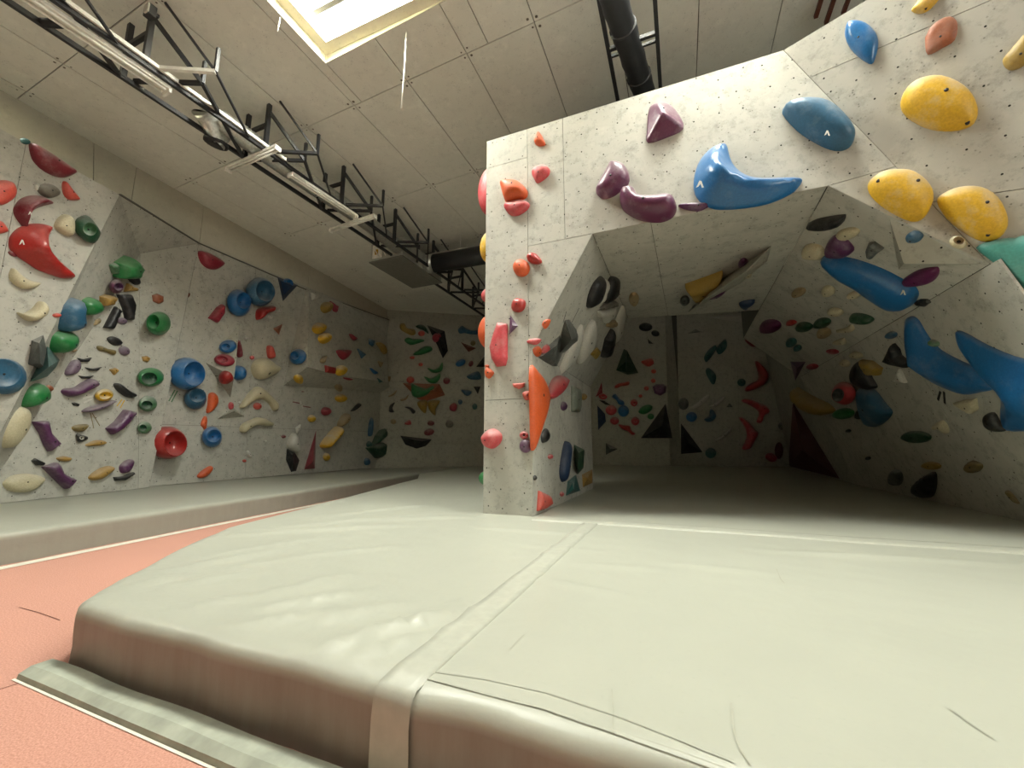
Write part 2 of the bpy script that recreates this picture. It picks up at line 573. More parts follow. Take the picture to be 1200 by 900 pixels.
# painted building wall above the climbing panels
pBand = Plane(q233 - nh * 0.06, nh)
bl = [(-200, 55), (150, 262), (233, 290), (360, 346), (462, 382)]
def band_top(x, y):
    q = pBand.hit(x, y)
    # ceiling height on this plane right above q
    return np.array([q[0], q[1], ceil_z(q[0]) + 0.03])
for i in range(len(bl) - 1):
    a, b = bl[i], bl[i + 1]
    A2, B2 = pBand.hit(*a), pBand.hit(*b)
    facet(W, pBand, [A2, B2, band_top(*b), band_top(*a)], mat='band', gap=0.006, name='wall_board',
          cuts=[((110, 170), (109, 250))] if i == 0 else [])
flush(W, 'long faceted climbing wall on the left')

# --- back wall
W = 'wall_back'
facet(W, pK1, [pK1.hit(436, 362), pK1.hit(640, 372), pK1.hit(640, 450), pK1.hit(436, 447)], [((500, 380), (519, 425))], mat='panel_far')
facet(W, pK2, [pK2.hit(430, 447), pK2.hit(640, 450), pK2.hit(640, 520), pK2.hit(424, 520)], mat='panel_far')
facet(W, pK0, [pK0.hit(424, 520), pK0.hit(640, 520), pK0.hit(640, 546), pK0.hit(424, 550)], [((510, 520), (510, 548)), ((543, 520), (543, 548))], mat='panel_far')
facet(W, pCA, [pCA.hit(640, 300), pCA.hit(777, 300), pCA.hit(784, 515), pCA.hit(640, 515)], mat='panel_far')
facet(W, pCP, [pCP.hit(640, 513), pCP.hit(785, 513), pCP.hit(785, 546), pCP.hit(640, 546)], [((730, 515), (730, 545))], mat='panel_far')
r0, r1, r2, r3 = pCA.hit(777, 300), pCA.hit(784, 515), pCB.hit(797, 515), pCB.hit(792, 300)
pCR = plane3(r0, r1, r2)
facet(W, pCR, [r0, r1, r2, r3], mat='panel_far', gap=0.002)
facet(W, pCB, [pCB.hit(790, 300), pCB.hit(945, 300), pCB.hit(945, 547), pCB.hit(784, 547)], [((862, 370), (868, 545))], mat='panel_far')
flush(W, 'dark faceted climbing wall at the far end')

# dark shadow gap along the top of the left climbing panels
tp = [Q1 + nh * 0.01, q233, pL5.hit(362, 341), pL5.hit(456, 375)]
for i_ in range(3):
    struct(bar('trim_%d' % (i_ + 1), tp[i_], tp[i_ + 1], 0.04, 0.022, M['joint']), 'dark shadow gap trim above the left climbing panels')
# --- outer shell of the building
def shell(name, pts, mat, label):
    o = mesh(name, pts, [tuple(range(len(pts)))], M[mat])
    return struct(o, label)
shell('wall_rear', [(-14, 21.5, 0), (8, 21.5, 0), (8, 21.5, 8), (-14, 21.5, 8)], 'band', 'plain building wall behind the climbing walls')
shell('wall_front', [(-14, -6.5, 0), (8, -6.5, 0), (8, -6.5, 8), (-14, -6.5, 8)], 'band', 'plain building wall behind the viewer')
shell('wall_outer', [(7.6, -6.5, 0), (7.6, 21.5, 0), (7.6, 21.5, 8), (7.6, -6.5, 8)], 'band', 'plain building wall on the right')
wn = struct(box('window_5', (7.56, -0.4, 4.9), (0.06, 5.9, 3.1), M['white_metal']), 'wide side window in the right hand building wall')  # unseen window added to go with the side fill light
for k_ in range(4):
    box('mullion', (7.46, -3.1 + k_ * 1.8, 4.9), (0.06, 0.07, 2.7), M['white_metal'], wn)
shell('wall_outer_left', [(-13, -6.5, 0), (-13, 21.5, 0), (-13, 21.5, 8), (-13, -6.5, 8)], 'band', 'plain building wall behind the left climbing wall')

# --- ceiling boards
XJ = [-6.0 + 1.095 * k for k in range(-7, 13)]
YJ = [4.8 + 2.39 * k for k in range(-5, 8)]
def minus(r, hsk):
    x0, x1, y0, y1 = r
    a0, a1, c0, c1 = hsk
    if a1 <= x0 or a0 >= x1 or c1 <= y0 or c0 >= y1:
        return [r]
    out = []
    if a0 > x0: out.append((x0, a0, y0, y1))
    if a1 < x1: out.append((a1, x1, y0, y1))
    xa, xb = max(x0, a0), min(x1, a1)
    if c0 > y0: out.append((xa, xb, y0, c0))
    if c1 < y1: out.append((xa, xb, c1, y1))
    return out
cv, cf = [], []
rs = [(-14, 8, -6.6, 21.6)]
for s_ in SKY:
    rs = [q for r_ in rs for q in minus(r_, s_)]
for (x0, x1, y0, y1) in rs:
    i0 = len(cv)
    cv += [(x, y, ceil_z(x) + 0.03) for x, y in ((x0, y0), (x1, y0), (x1, y1), (x0, y1))]
    cf.append((i0, i0 + 1, i0 + 2, i0 + 3))
ceiling = struct(mesh('ceiling', cv, cf, M['cjoint']), 'grey boarded ceiling sloping down to the left')
for i in range(len(XJ) - 1):
    for j in range(len(YJ) - 1):
        pcs = [(XJ[i], XJ[i + 1], YJ[j], YJ[j + 1])]
        for s_ in SKY:
            pcs = [q for r_ in pcs for q in minus(r_, s_)]
        for (x0, x1, y0, y1) in pcs:
            g = 0.007
            x0, x1, y0, y1 = x0 + g, x1 - g, y0 + g, y1 - g
            if x1 - x0 < 0.03 or y1 - y0 < 0.03:
                continue
            dz = random.uniform(-0.004, 0.004)
            vs = [(x, y, ceil_z(x) + dz) for x, y in ((x0, y0), (x1, y0), (x1, y1), (x0, y1))]
            vs += [(x, y, z + 0.03) for x, y, z in vs]
            mesh('ceiling_board', vs, [(0, 1, 2, 3), (0, 4, 5, 1), (1, 5, 6, 2), (2, 6, 7, 3), (3, 7, 4, 0)], M['ceil'], ceiling,
                 origin=np.mean(vs, axis=0))
# screw stains beside the board corners
sv, sf = [], []
for i in range(2, len(XJ) - 4):
    for j in range(4, len(YJ) - 4):
        for (dx, dy) in ((0.05, 0.07), (-0.05, 0.05), (0.06, -0.06), (-0.06, -0.07)):
            x, y = XJ[i] + dx + random.uniform(-.015, .015), YJ[j] + dy + random.uniform(-.02, .02)
            if any(a - .1 < x < b + .1 and c - .1 < y < d + .1 for a, b, c, d in SKY):
                continue
            i0 = len(sv)
            rr = random.uniform(0.012, 0.024)
            for k in range(8):
                xx, yy = x + rr * math.cos(k * math.pi / 4), y + rr * math.sin(k * math.pi / 4)
                sv.append((xx, yy, ceil_z(xx) - 0.006))
            sf.append(tuple(range(i0, i0 + 8)))
M['stain'] = paint('screw_stain', (0.16, 0.14, 0.11), 0.9, 0.1)
so = mesh('screw_marks', sv, sf, M['stain'], ceiling)
so['kind'] = 'stuff'
# skylight linings, frames
for n_, (x0, x1, y0, y1) in enumerate(SKY):
    zc0, zc1 = ceil_z(x0), ceil_z(x1)
    zt_ = ceil_z((x0 + x1) / 2) + SKYH
    t_ = 0.16
    vs = [(x0, y0, zc0), (x1, y0, zc1), (x1, y1, zc1), (x0, y1, zc0)]
    a = mesh('window_%d' % (n_ + 1), vs + [(x0, y0, zt_), (x1, y0, zt_), (x1, y1, zt_), (x0, y1, zt_)],
             [(0, 1, 5, 4), (1, 2, 6, 5), (2, 3, 7, 6), (3, 0, 4, 7)], M['reveal'])
    struct(a, 'square skylight shaft in the ceiling' if n_ == 0 else 'further skylight outside the picture')
    xi0, xi1, yi0, yi1 = x0 + t_, x1 - t_, y0 + t_, y1 - t_
    zl = zc0 + 0.14
    vs = []
    for z in (zl, zl + 0.05):
        vs += [(x0, y0, z), (x1, y0, z), (x1, y1, z), (x0, y1, z), (xi0, yi0, z), (xi1, yi0, z), (xi1, yi1, z), (xi0, yi1, z)]
    fs = []
    for k in range(4):
        k2 = (k + 1) % 4
        fs.append((k, k2, 4 + k2, 4 + k))
        fs.append((4 + k, 4 + k2, 12 + k2, 12 + k))
        fs.append((8 + k, 8 + k2, 12 + k2, 12 + k))
    mesh('lining_ledge', vs, fs, M['reveal'], a)
    bar('glazing_bar', (xi0, y1 - 0.48, zl + 0.12), (xi1, y1 - 0.48, zl + 0.12), 0.07, 0.05, M['grey_metal'], a)
    bar('glazing_bar', (xi0, y0 + 0.3, zl + 0.12), (xi1, y0 + 0.3, zl + 0.12), 0.07, 0.05, M['grey_metal'], a)

# --- floor
m, nt, b = nodes('red_rubber_floor', 0.85, 0.25)
pos = geo_pos(nt)
fine = tex(nt, pos, 130, 3, 0.7)
bigt = tex(nt, pos, 1.6, 4)
c = mixc(nt, ramp(nt, fine.outputs[0], 0.35, 0.68), (0.44, 0.205, 0.15), (0.68, 0.375, 0.29))
c = mixc(nt, math_(nt, 'MULTIPLY', ramp(nt, bigt.outputs[0], 0.4, 0.75), 0.35), c, (0.50, 0.26, 0.20))
nt.links.new(c, b.inputs['Base Color'])
bump(nt, b, fine.outputs[0], 0.35, 0.006)
M['floor'] = m
fl = struct(mesh('floor', [(-14, -6.6, 0), (8, -6.6, 0), (8, 21.6, 0), (-14, 21.6, 0)], [(0, 1, 2, 3)], M['floor']), 'salmon red rubber floor')
# two fine cracks between the floor sheets
def ribbon(name, pts, wd, mat, parent=None, z=0.002):
    vs, fs = [], []
    P3 = [np.array([p[0], p[1], z if len(p) < 3 else p[2]]) for p in pts]
    for i, p in enumerate(P3):
        d = nrm(P3[min(i + 1, len(P3) - 1)] - P3[max(i - 1, 0)])
        s = nrm(np.cross([0, 0, 1.0], d)) * wd / 2
        vs += [p - s, p + s]
    for i in range(len(P3) - 1):
        fs.append((2 * i, 2 * i + 1, 2 * i + 3, 2 * i + 2))
    return mesh(name, vs, fs, mat, parent)
M['crack'] = paint('floor_crack', (0.16, 0.06, 0.045), 0.9, 0.1)
ribbon('sheet_joint', [onz(x, y, 0)[:2] for x, y in ((22, 712), (45, 718), (70, 727))], 0.006, M['crack'], fl)
ribbon('sheet_joint', [onz(x, y, 0)[:2] for x, y in ((-30, 812), (0, 808), (25, 800), (44, 793))], 0.006, M['crack'], fl)

# ------------------------------------------------------------------ crash mats
def vinyl(name, base, side):
    m, nt, b = nodes(name, 0.40, 0.5)
    pos = geo_pos(nt)
    t1 = tex(nt, pos, 1.3, 5, 0.6)
    t2 = tex(nt, pos, 30, 4, 0.7)
    c = mixc(nt, math_(nt, 'MULTIPLY', ramp(nt, t1.outputs[0], 0.4, 0.75), 0.3), base, tuple(x * 0.84 for x in base))
    c = mixc(nt, math_(nt, 'MULTIPLY', ramp(nt, t2.outputs[0], 0.6, 0.75), 0.2), c, tuple(x * 0.7 for x in base))
    # scuffed, dirt-stained side skirts with shade and red floor reflection coloured in
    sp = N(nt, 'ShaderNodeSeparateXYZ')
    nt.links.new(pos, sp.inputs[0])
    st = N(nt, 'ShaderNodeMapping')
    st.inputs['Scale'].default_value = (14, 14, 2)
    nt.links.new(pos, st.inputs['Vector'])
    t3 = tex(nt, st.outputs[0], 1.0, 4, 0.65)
    dirt_shade = math_(nt, 'MULTIPLY', ramp(nt, sp.outputs[2], 0.255, 0.225), math_(nt, 'ADD', math_(nt, 'MULTIPLY', t3.outputs[0], 0.5), 0.55), True)
    c = mixc(nt, dirt_shade, c, side)
    nt.links.new(c, b.inputs['Base Color'])
    t4 = tex(nt, pos, 3.5, 4, 0.6)
    bump(nt, b, t4.outputs[0], 0.18, 0.03)
    return m
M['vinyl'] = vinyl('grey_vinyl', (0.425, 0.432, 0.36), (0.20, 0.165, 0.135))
M['vinyl_l'] = vinyl('grey_vinyl_left', (0.38, 0.385, 0.32), (0.28, 0.265, 0.225))
M['tape'] = paint('vinyl_seam', (0.435, 0.44, 0.368), 0.4, 0.5, 0, 0.06, 20)
M['skirt'] = paint('grey_felt_strip', (0.36, 0.38, 0.31), 0.8, 0.2, 0, 0.25, 6)
M['paleline'] = paint('pale_edge_strip', (0.72, 0.69, 0.58), 0.7)

RID = []   # wrinkles: (a, b, width, height) on the mat top
def rid(x0, y0, x1, y1, wd, ht):
    RID.append((onz(x0, y0, ZM)[:2], onz(x1, y1, ZM)[:2], wd, ht))
for q in [(395, 752, 548, 716, .05, .022), (408, 772, 525, 738, .035, .016), (290, 716, 430, 692, .05, .014), (255, 737, 425, 712, .06, .014),
          (300, 700, 405, 673, .045, .012), (350, 735, 470, 706, .04, .012), (180, 672, 345, 640, .06, .014), (190, 690, 300, 668, .05, .012),
          (250, 650, 400, 628, .07, .012), (330, 655, 470, 640, .07, .010), (265, 628, 480, 615, .09, .014), (420, 610, 560, 606, .09, .012),
          (240, 668, 330, 657, .04, .010), (560, 618, 690, 628, .05, .010), (635, 680, 745, 700, .05, .008), (590, 654, 650, 650, .04, .008),
          (660, 660, 780, 668, .06, .006), (140, 690, 230, 672, .05, .014), (310, 620, 520, 600, .08, .010), (205, 712, 290, 700, .04, .010),
          (560, 700, 470, 735, .03, .01), (620, 640, 700, 646, .05, .007), (780, 660, 900, 672, .06, .006), (330, 775, 440, 745, .04, .012),
          (900, 646, 1180, 662, .07, .012), (370, 606, 520, 590, .1, .012)]:
    rid(*q)
RA = np.array([r[0] for r in RID]); RB = np.array([r[1] for r in RID])
RW = np.array([r[2] for r in RID]); RH = np.array([r[3] for r in RID])
def wrinkle(x, y):
    p = np.array([x, y])
    d = RB - RA
    L2 = (d * d).sum(1)
    t = ((p - RA) * d).sum(1) / L2
    tc = np.clip(t, 0, 1)
    e = p - (RA + d * tc[:, None])
    dist = np.sqrt((e * e).sum(1))
    # cross profile: a raised fold with a shallow trough beside it
    g = np.exp(-(dist / (RW * 0.75)) ** 2) * (0.25 + 0.75 * np.sin(np.pi * np.clip(t, 0.04, 0.96)))
    z = float((RH * g).sum()) * 2.0
    z += 0.006 * noise.noise((x * 1.1, y * 2.2, 3.1)) + 0.003 * noise.noise((x * 4, y * 7, 1.7))
    return z

def seg_dist(P, poly):
    A = np.array(poly); B = np.roll(A, -1, axis=0)
    P = np.array(P)
    best = np.full(len(P), 1e9)
    for a, b in zip(A, B):
        d = b - a
        t = np.clip(((P - a) @ d) / max(1e-12, d @ d), 0, 1)
        e = P - (a + t[:, None] * d)
        best = np.minimum(best, np.sqrt((e * e).sum(1)))
    return best

def inside(P, poly):
    P = np.array(P); res = np.zeros(len(P), bool)
    n = len(poly)
    for i in range(n):
        x0, y0 = poly[i]; x1, y1 = poly[(i + 1) % n]
        if y0 == y1: continue
        c = ((P[:, 1] < y0) != (P[:, 1] < y1)) & (P[:, 0] < (x1 - x0) * (P[:, 1] - y0) / (y1 - y0) + x0)
        res ^= c
    return res

def resample(poly, step):
    out = []
    n = len(poly)
    for i in range(n):
        a, b = np.array(poly[i]), np.array(poly[(i + 1) % n])
        k = max(1, int(round(np.linalg.norm(b - a) / (step(a) if callable(step) else step))))
        for j in range(k):
            out.append(a + (b - a) * j / k)
    return out

def mat_body(name, poly, zt, r, mat, grid, wr, zbot=0.0):
    """cushion: outline polygon (CCW), rounded top edge, wrinkled top"""
    B = np.array(resample(poly, lambda a: 0.07 if a[1] < 5 else 0.4))
    n = len(B)
    T = np.roll(B, -1, 0) - np.roll(B, 1, 0)
    T /= np.linalg.norm(T, axis=1)[:, None]
    IN = np.stack([-T[:, 1], T[:, 0]], 1)
    vs, fs = [], []
    prof = [(0.0, zbot)] + [(0.004, zbot + 0.1), (0.0, zbot + 0.17)]
    prof += [(r * (1 - math.cos(t)), zt - r + r * math.sin(t)) for t in (0.0, 0.35, 0.7, 1.05)]
    for (o, z) in prof:
        for i in range(n):
            p = B[i] + IN[i] * o
            f = noise.noise((p[0] * 3.3, p[1] * 3.3, 0.5)) * 0.02 + noise.noise((p[0] * 11, p[1] * 11, z * 4)) * 0.007
            q = p + IN[i] * f
            vs.append((q[0], q[1], z))
    for k in range(len(prof) - 1):
        for i in range(n):
            fs.append((k * n + i, k * n + (i + 1) % n, (k + 1) * n + (i + 1) % n, (k + 1) * n + i))
    inner = [(v[0], v[1]) for v in vs[-n:]]
    pts = [p for p in grid]
    ok = inside(pts, inner)
    dd = seg_dist(pts, inner)
    pts = [p for p, o_, d in zip(pts, ok, dd) if o_ and d > 0.02]
    pd = [d for o_, d in zip(ok, dd) if o_ and d > 0.02]
    base = len(vs) - n
    res = delaunay_2d_cdt([Vector(p) for p in inner + pts], [(i, (i + 1) % n) for i in range(n)], [], 1, 1e-6)
    zr = prof[-1][1]
    remap = {}
    allp = inner + pts
    alld = [0.0] * n + pd
    for k, v in enumerate(res[0]):
        oid = res[3][k][0] if res[3][k] else 0
        if oid < n:
            remap[k] = base + oid
        else:
            d = alld[oid]
            z = zr + (zt - zr) * min(1.0, d / 0.05) ** 0.6 + wr(v.x, v.y) * min(1.0, d / 0.08)
            remap[k] = len(vs)
            vs.append((v.x, v.y, z))
    for f in res[2]:
        fs.append(tuple(remap[k] for k in f))
    return mesh(name, vs, fs, mat, smooth=True)

YM = 1.25
gr = [(x, y) for y in np.arange(1.3, 5.0, 0.045) for x in np.arange(-5.2, 6.8, 0.065)]
gr += [(x, y) for y in np.arange(5.0, 19.5, 0.4) for x in np.arange(-8.5, 4.2, 0.4)]
gr = [(x + random.uniform(-.008, .008), y + random.uniform(-.008, .008)) for x, y in gr]
corner = [(-2.93, YM), (-3.03, YM + 0.05), (-3.12, YM + 0.14), (-3.26, 1.55)]
mainpoly = [(6.8, YM + 0.045)] + [(6.8, 4.4), (4.2, 4.9), (4.2, 19.6), (-7.0, 19.6), (-8.6, 16.8), (-7.55, 10.9), (-6.5, 9.34), (-5.3, 5.8), (-4.35, 2.95), (-3.9, 2.3)] + corner[::-1]
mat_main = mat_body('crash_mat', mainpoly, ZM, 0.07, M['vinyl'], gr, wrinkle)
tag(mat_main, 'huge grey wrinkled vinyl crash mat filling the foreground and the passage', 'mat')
grl = [(x, y) for y in np.arange(-3, 16.5, 0.25) for x in np.arange(-12, -4.6, 0.25)]
def wl(x, y):
    return 0.004 * noise.noise((x * 2.0, y * 1.2, 8.0))
leftpoly = [(-5.0, -3.4), (-5.42, -1.2), (-5.98, 1.92), (-6.7, 6.0), (-7.6, 10.75), (-8.7, 16.7), (-12.4, 16.0), (-12.4, -3.4)]
mat_left = mat_body('crash_mat', leftpoly, ZM - 0.005, 0.05, M['vinyl_l'], grl, wl)
tag(mat_left, 'long grey crash mat lying along the foot of the left wall', 'mat')

# welded seam strips on the main mat
def strip_on_mat(name, cols, mat):
    vs = [p for c in cols for p in c]
    k = len(cols[0])
    fs = [(i * k + j, i * k + j + 1, (i + 1) * k + j + 1, (i + 1) * k + j) for i in range(len(cols) - 1) for j in range(k - 1)]
    return mesh(name, vs, fs, mat, mat_main, smooth=True)
def edge_f(x, y, z=0.2):
    return noise.noise((x * 3.3, y * 3.3, 0.5)) * 0.02 + noise.noise((x * 11, y * 11, z * 4)) * 0.007
xs = -0.945
tw = (-0.079, -0.075, -0.04, 0.0, 0.04, 0.075, 0.079)
cols = []
for z in (0.0, 0.05, 0.10, 0.16, 0.20):
    cols.append([(xs + t, YM + 0.0086 + edge_f(xs + t, YM + 0.0086, z) - 0.010, z) for t in tw])
for t_ in (0.0, 0.35, 0.7, 1.05):
    cols.append([(xs + t, YM + 0.0086 + 0.07 * (1 - math.cos(t_)) + edge_f(xs + t, YM + 0.0086) - 0.006, ZM - 0.07 + 0.07 * math.sin(t_) + 0.006) for t in tw])
for y in np.arange(1.38, 4.66, 0.05):
    cols.append([(xs + t, y, ZM + (0.009 if abs(t) < 0.077 else -0.004) + wrinkle(xs + t, y)) for t in tw])
strip_on_mat('seam_strip', cols, M['tape'])
cols = [[(x, 4.60 + t, ZM + (0.010 if abs(t) < 0.111 else -0.004) + wrinkle(x, 4.6 + t)) for t in (-0.115, -0.11, -0.05, 0.0, 0.05, 0.11, 0.115)] for x in np.arange(-1.6, 4.1, 0.06)]
strip_on_mat('seam_strip', cols, M['tape'])
# felt kerb strip in front of the main mat
def prismx(name, prof, x0, x1, mat, parent=None, seg=14):
    vs, fs = [], []
    n = len(prof)
    for k in range(seg + 1):
        x = x0 + (x1 - x0) * k / seg
        wv = 0.005 * math.sin(k * 0.9)
        for (y, z) in prof:
            vs.append((x, y + wv * (z > 0.03), z * (1 + 0.05 * math.sin(k * 0.7))))
    for k in range(seg):
        for i in range(n):
            fs.append((k * n + i, k * n + (i + 1) % n, (k + 1) * n + (i + 1) % n, (k + 1) * n + i))
    fs.append(tuple(range(n)))
    fs.append(tuple(seg * n + i for i in range(n)))
    return mesh(name, vs, fs, mat, parent, origin=((x0 + x1) / 2, prof[0][0], 0))
o = prismx('kerb_strip', [(1.105, 0.0), (1.11, 0.022), (1.15, 0.04), (1.225, 0.04), (1.225, 0.0)], -3.02, 6.8, M['skirt'], seg=80)
tag(o, 'grey felt kerb strip along the foot of the foreground mat', 'strip')
st = ribbon('edge_strip', [(-5.0 + 0.04 - 0.0, -3.0)] + [(x + 0.13, y) for x, y in ((-5.42, -1.2), (-5.98, 1.92), (-6.7, 6.0), (-7.5, 10.2))], 0.13, M['paleline'], z=0.004)
tag(st, 'pale edge strip on the floor beside the left mat', 'strip')
ed = ribbon('edge_strip', [(-3.03, 1.098), (6.8, 1.098)], 0.012, M['paleline'], z=0.003)
tag(ed, 'thin pale line on the red floor in front of the kerb strip', 'strip')
# creases drawn by tight folds on the mat
M['fold'] = paint('fold_crease', (0.40, 0.40, 0.33), 0.5, 0.4)

def mat_line(pts, wd, name='stitch_line'):
    P = []
    for (x0, y0), (x1, y1) in zip(pts[:-1], pts[1:]):
        for k in range(8):
            q = onz(x0 + (x1 - x0) * k / 8, y0 + (y1 - y0) * k / 8, ZM)
            P.append((q[0], q[1], ZM + wrinkle(q[0], q[1]) + 0.004))
    ribbon(name, P, wd, M['fold'], mat_main)
mat_line([(488, 793), (560, 811), (640, 832), (720, 858), (800, 884), (860, 905)], 0.006)
mat_line([(505, 787), (570, 797), (640, 812), (720, 838), (790, 866), (870, 896)], 0.004)
mat_line([(717, 808), (719, 835), (717, 860)], 0.004, 'scuff_line')
mat_line([(857, 823), (860, 857), (868, 880), (880, 897)], 0.005, 'scuff_line')
mat_line([(1112, 830), (1140, 850), (1168, 868)], 0.005, 'scuff_line')
mat_line([(597, 762), (606, 752), (616, 744)], 0.003, 'scuff_line')
mat_line([(910, 668), (915, 680), (920, 686)], 0.006, 'scuff_line')

# ------------------------------------------------------------------ overhead steel, lamps and ducts
def truss(xa, xb, z, y0, y1, step, label, tall=True, y_off=0.0):
    t = empty('roof_truss', ((xa + xb) / 2, y0, z))
    tag(t, label, 'truss')
    for x in (xa, xb):
        bar('chord', (x, y0, z), (x, y1, z), 0.05, 0.06, M['steel'], t)
    y = y0 + 0.5 + y_off
    k = 0
    while y < y1 - 0.3:
        if tall:
            za, zb = ceil_z(xa), ceil_z(xb)
            bar('post', (xa, y, z), (xa, y, za), 0.06, 0.06, M['steel'], t)
            bar('post', (xb, y, z), (xb, y, zb), 0.06, 0.06, M['steel'], t)
            zm = z + 0.47
            bar('rung', (xa, y, zm), (xb, y, zm), 0.05, 0.06, M['steel'], t)
            r1 = np.array([xb + 0.66, y + 0.46, z + 0.07])
            r2 = np.array([xa + 0.82, y + 0.50, z + 0.06])
            bar('cross_rail', (xb, y + 0.12, z + 0.06), r1, 0.045, 0.05, M['white_metal'] if y < 3 else M['steel'], t)
            bar('cross_rail', (xa, y + 0.12, z + 0.05), r2, 0.045, 0.05, M['steel'], t)
            bar('diagonal', (xb, y, zb - 0.12), r2, 0.045, 0.05, M['steel'], t)
            bar('diagonal', r2, (xa, y + step * 0.98, z), 0.045, 0.05, M['steel'], t)
            top = np.array([xb + 0.22, y + 0.02, ceil_z(xb + 0.22) - 0.01])
            bar('diagonal', top, r1, 0.028, 0.03, M['steel'], t)
            bar('diagonal', r1, (xb, y + step * 0.84, z), 0.028, 0.03, M['steel'], t)
            bar('hanger', r1, r1 + [0, 0, 0.36], 0.04, 0.04, M['steel'], t)
            bar('hanger', r2, r2 + [0, 0, 0.34], 0.05, 0.04, M['steel'], t)
        else:
            bar('rung', (xa, y, z), (xb, y, z), 0.045, 0.05, M['steel'], t)
            bar('rung', (xa, y + 0.13, z + 0.02), (xb, y + 0.13, z + 0.02), 0.03, 0.04, M['steel'], t)
            bar('hanger', (xb, y, z), (xb, y, ceil_z(xb)), 0.04, 0.04, M['steel'], t)
        y += step
        k += 1
    return t
TA, TB, TZ = -6.66, -6.16, 6.0
truss(TA, TB, TZ, 0.3, 16.5, 1.68, 'long black steel lattice truss under the ceiling, left side', True, 0.02)
truss(-0.62, 0.0, 6.4, 1.2, 12.0, 1.25, 'short black ladder beam beside the black duct above the front wall', False, 0.75)

def strip_light(a, b, label, wd=0.11):
    a, b = np.array(a), np.array(b)
    c = (a + b) / 2
    d = nrm(b - a)
    s = nrm(np.cross([0, 0, 1.0], d))
    t = empty('strip_light', c)
    tag(t, label, 'light', 'unlit white strip lights')
    Lg = np.linalg.norm(b - a)
    ax = np.array([d, s, np.cross(d, s)])
    box('housing', c, (Lg, wd, 0.05), M['white_metal'], t, ax, 0.008)
    for q in (-1, 1):
        tube('tube', [a + s * q * wd * 0.25 + d * 0.04 - [0, 0, 0.045], b + s * q * wd * 0.25 - d * 0.04 - [0, 0, 0.045]], 0.017, M['white_metal'], t, 8)
    for e in (a, b):
        box('end_cap', e - [0, 0, 0.035], (0.03, wd * 1.02, 0.075), M['white_metal'], t, ax)
    return t
strip_light((-6.34, 0.5, 5.95), (-6.27, 2.82, 5.95), 'long white strip light in the top left corner, nearest the viewer', 0.17)
strip_light((-6.22, 4.72, 5.95), (-6.14, 6.25, 5.95), 'white strip light running lengthwise along the truss, between the two crosswise ones', 0.12)
strip_light((-7.12, 4.22, 5.95), (-5.84, 4.17, 5.95), 'white crosswise strip light under the truss, nearer to the viewer', 0.10)
strip_light((-7.06, 6.47, 5.95), (-5.74, 6.38, 5.95), 'white crosswise strip light under the truss beside the air handling box', 0.09)
# pale cable tray riding on the near chord
t = empty('cable_tray', (-6.12, 1.2, 6.05))
tag(t, 'pale cable tray lying along the near chord of the truss', 'cable tray')
for q in (-0.03, 0.03):
    bar('rail', (-6.14 + q, 1.0, 6.055), (-6.14 + q, 4.6, 6.055), 0.018, 0.05, M['white_metal'], t)
bar('tray_floor', (-6.14, 1.0, 6.04), (-6.14, 4.6, 6.04), 0.06, 0.01, M['white_metal'], t)
# work lamp clamped to a truss post
fp = onz(176, 14, 6.55)
t = empty('flood_light', fp)
tag(t, 'small black flood light with a white lens clamped to a truss post', 'light')
box('housing', fp, (0.13, 0.09, 0.15), M['steel'], t, None, 0.012)
box('lens', fp + np.array([0.03, -0.05, -0.01]), (0.08, 0.02, 0.12), M['white'], t)
box('bracket', fp + np.array([0, 0.06, 0.02]), (0.04, 0.06, 0.04), M['steel'], t)
# small black bracket lamp on the far chord
fp = onz(57, 30, 6.0)
t = empty('spot_lamp', fp)
tag(t, 'small black spot lamp fixed to the truss chord in the top left corner', 'light')
tube('barrel', [fp + [0, -0.05, -0.02], fp + [0.14, 0.05, 0.02]], 0.05, M['steel'], t)
tube('lens', [fp + [0.14, 0.05, 0.02], fp + [0.16, 0.065, 0.025]], 0.04, M['white'], t)
# flexible foil duct inside the truss
t = empty('foil_duct', (-6.4, 3.3, 6.2))
tag(t, 'ribbed silver foil duct lying inside the truss', 'duct')
pts, rr = [], []
for k in range(150):
    y = 3.75 + k * 0.03
    pts.append((-6.41 + 0.03 * math.sin(y * 1.3), y, 6.17 + 0.015 * math.sin(y * 2.1)))
    rr.append(0.165 + (0.012 if k % 2 else -0.008))
tube('ribbed_hose', pts, rr, M['foil'], t, 16)
mo = onz(253, 167, 5.95)
tube('elbow', [(-6.41, 3.95, 6.17), (-6.42, 3.62, 6.17), (-6.5, 3.42, 6.13), tuple(mo + [0.06, 0.03, 0.08]), tuple(mo)], [0.165, 0.165, 0.16, 0.15, 0.14], M['foil'], t, 16, False)
tube('mouth_ring', [tuple(mo + [0.01, 0, 0.02]), tuple(mo - [0.0, 0, 0.03])], [0.17, 0.17], M['steel'], t, 18)
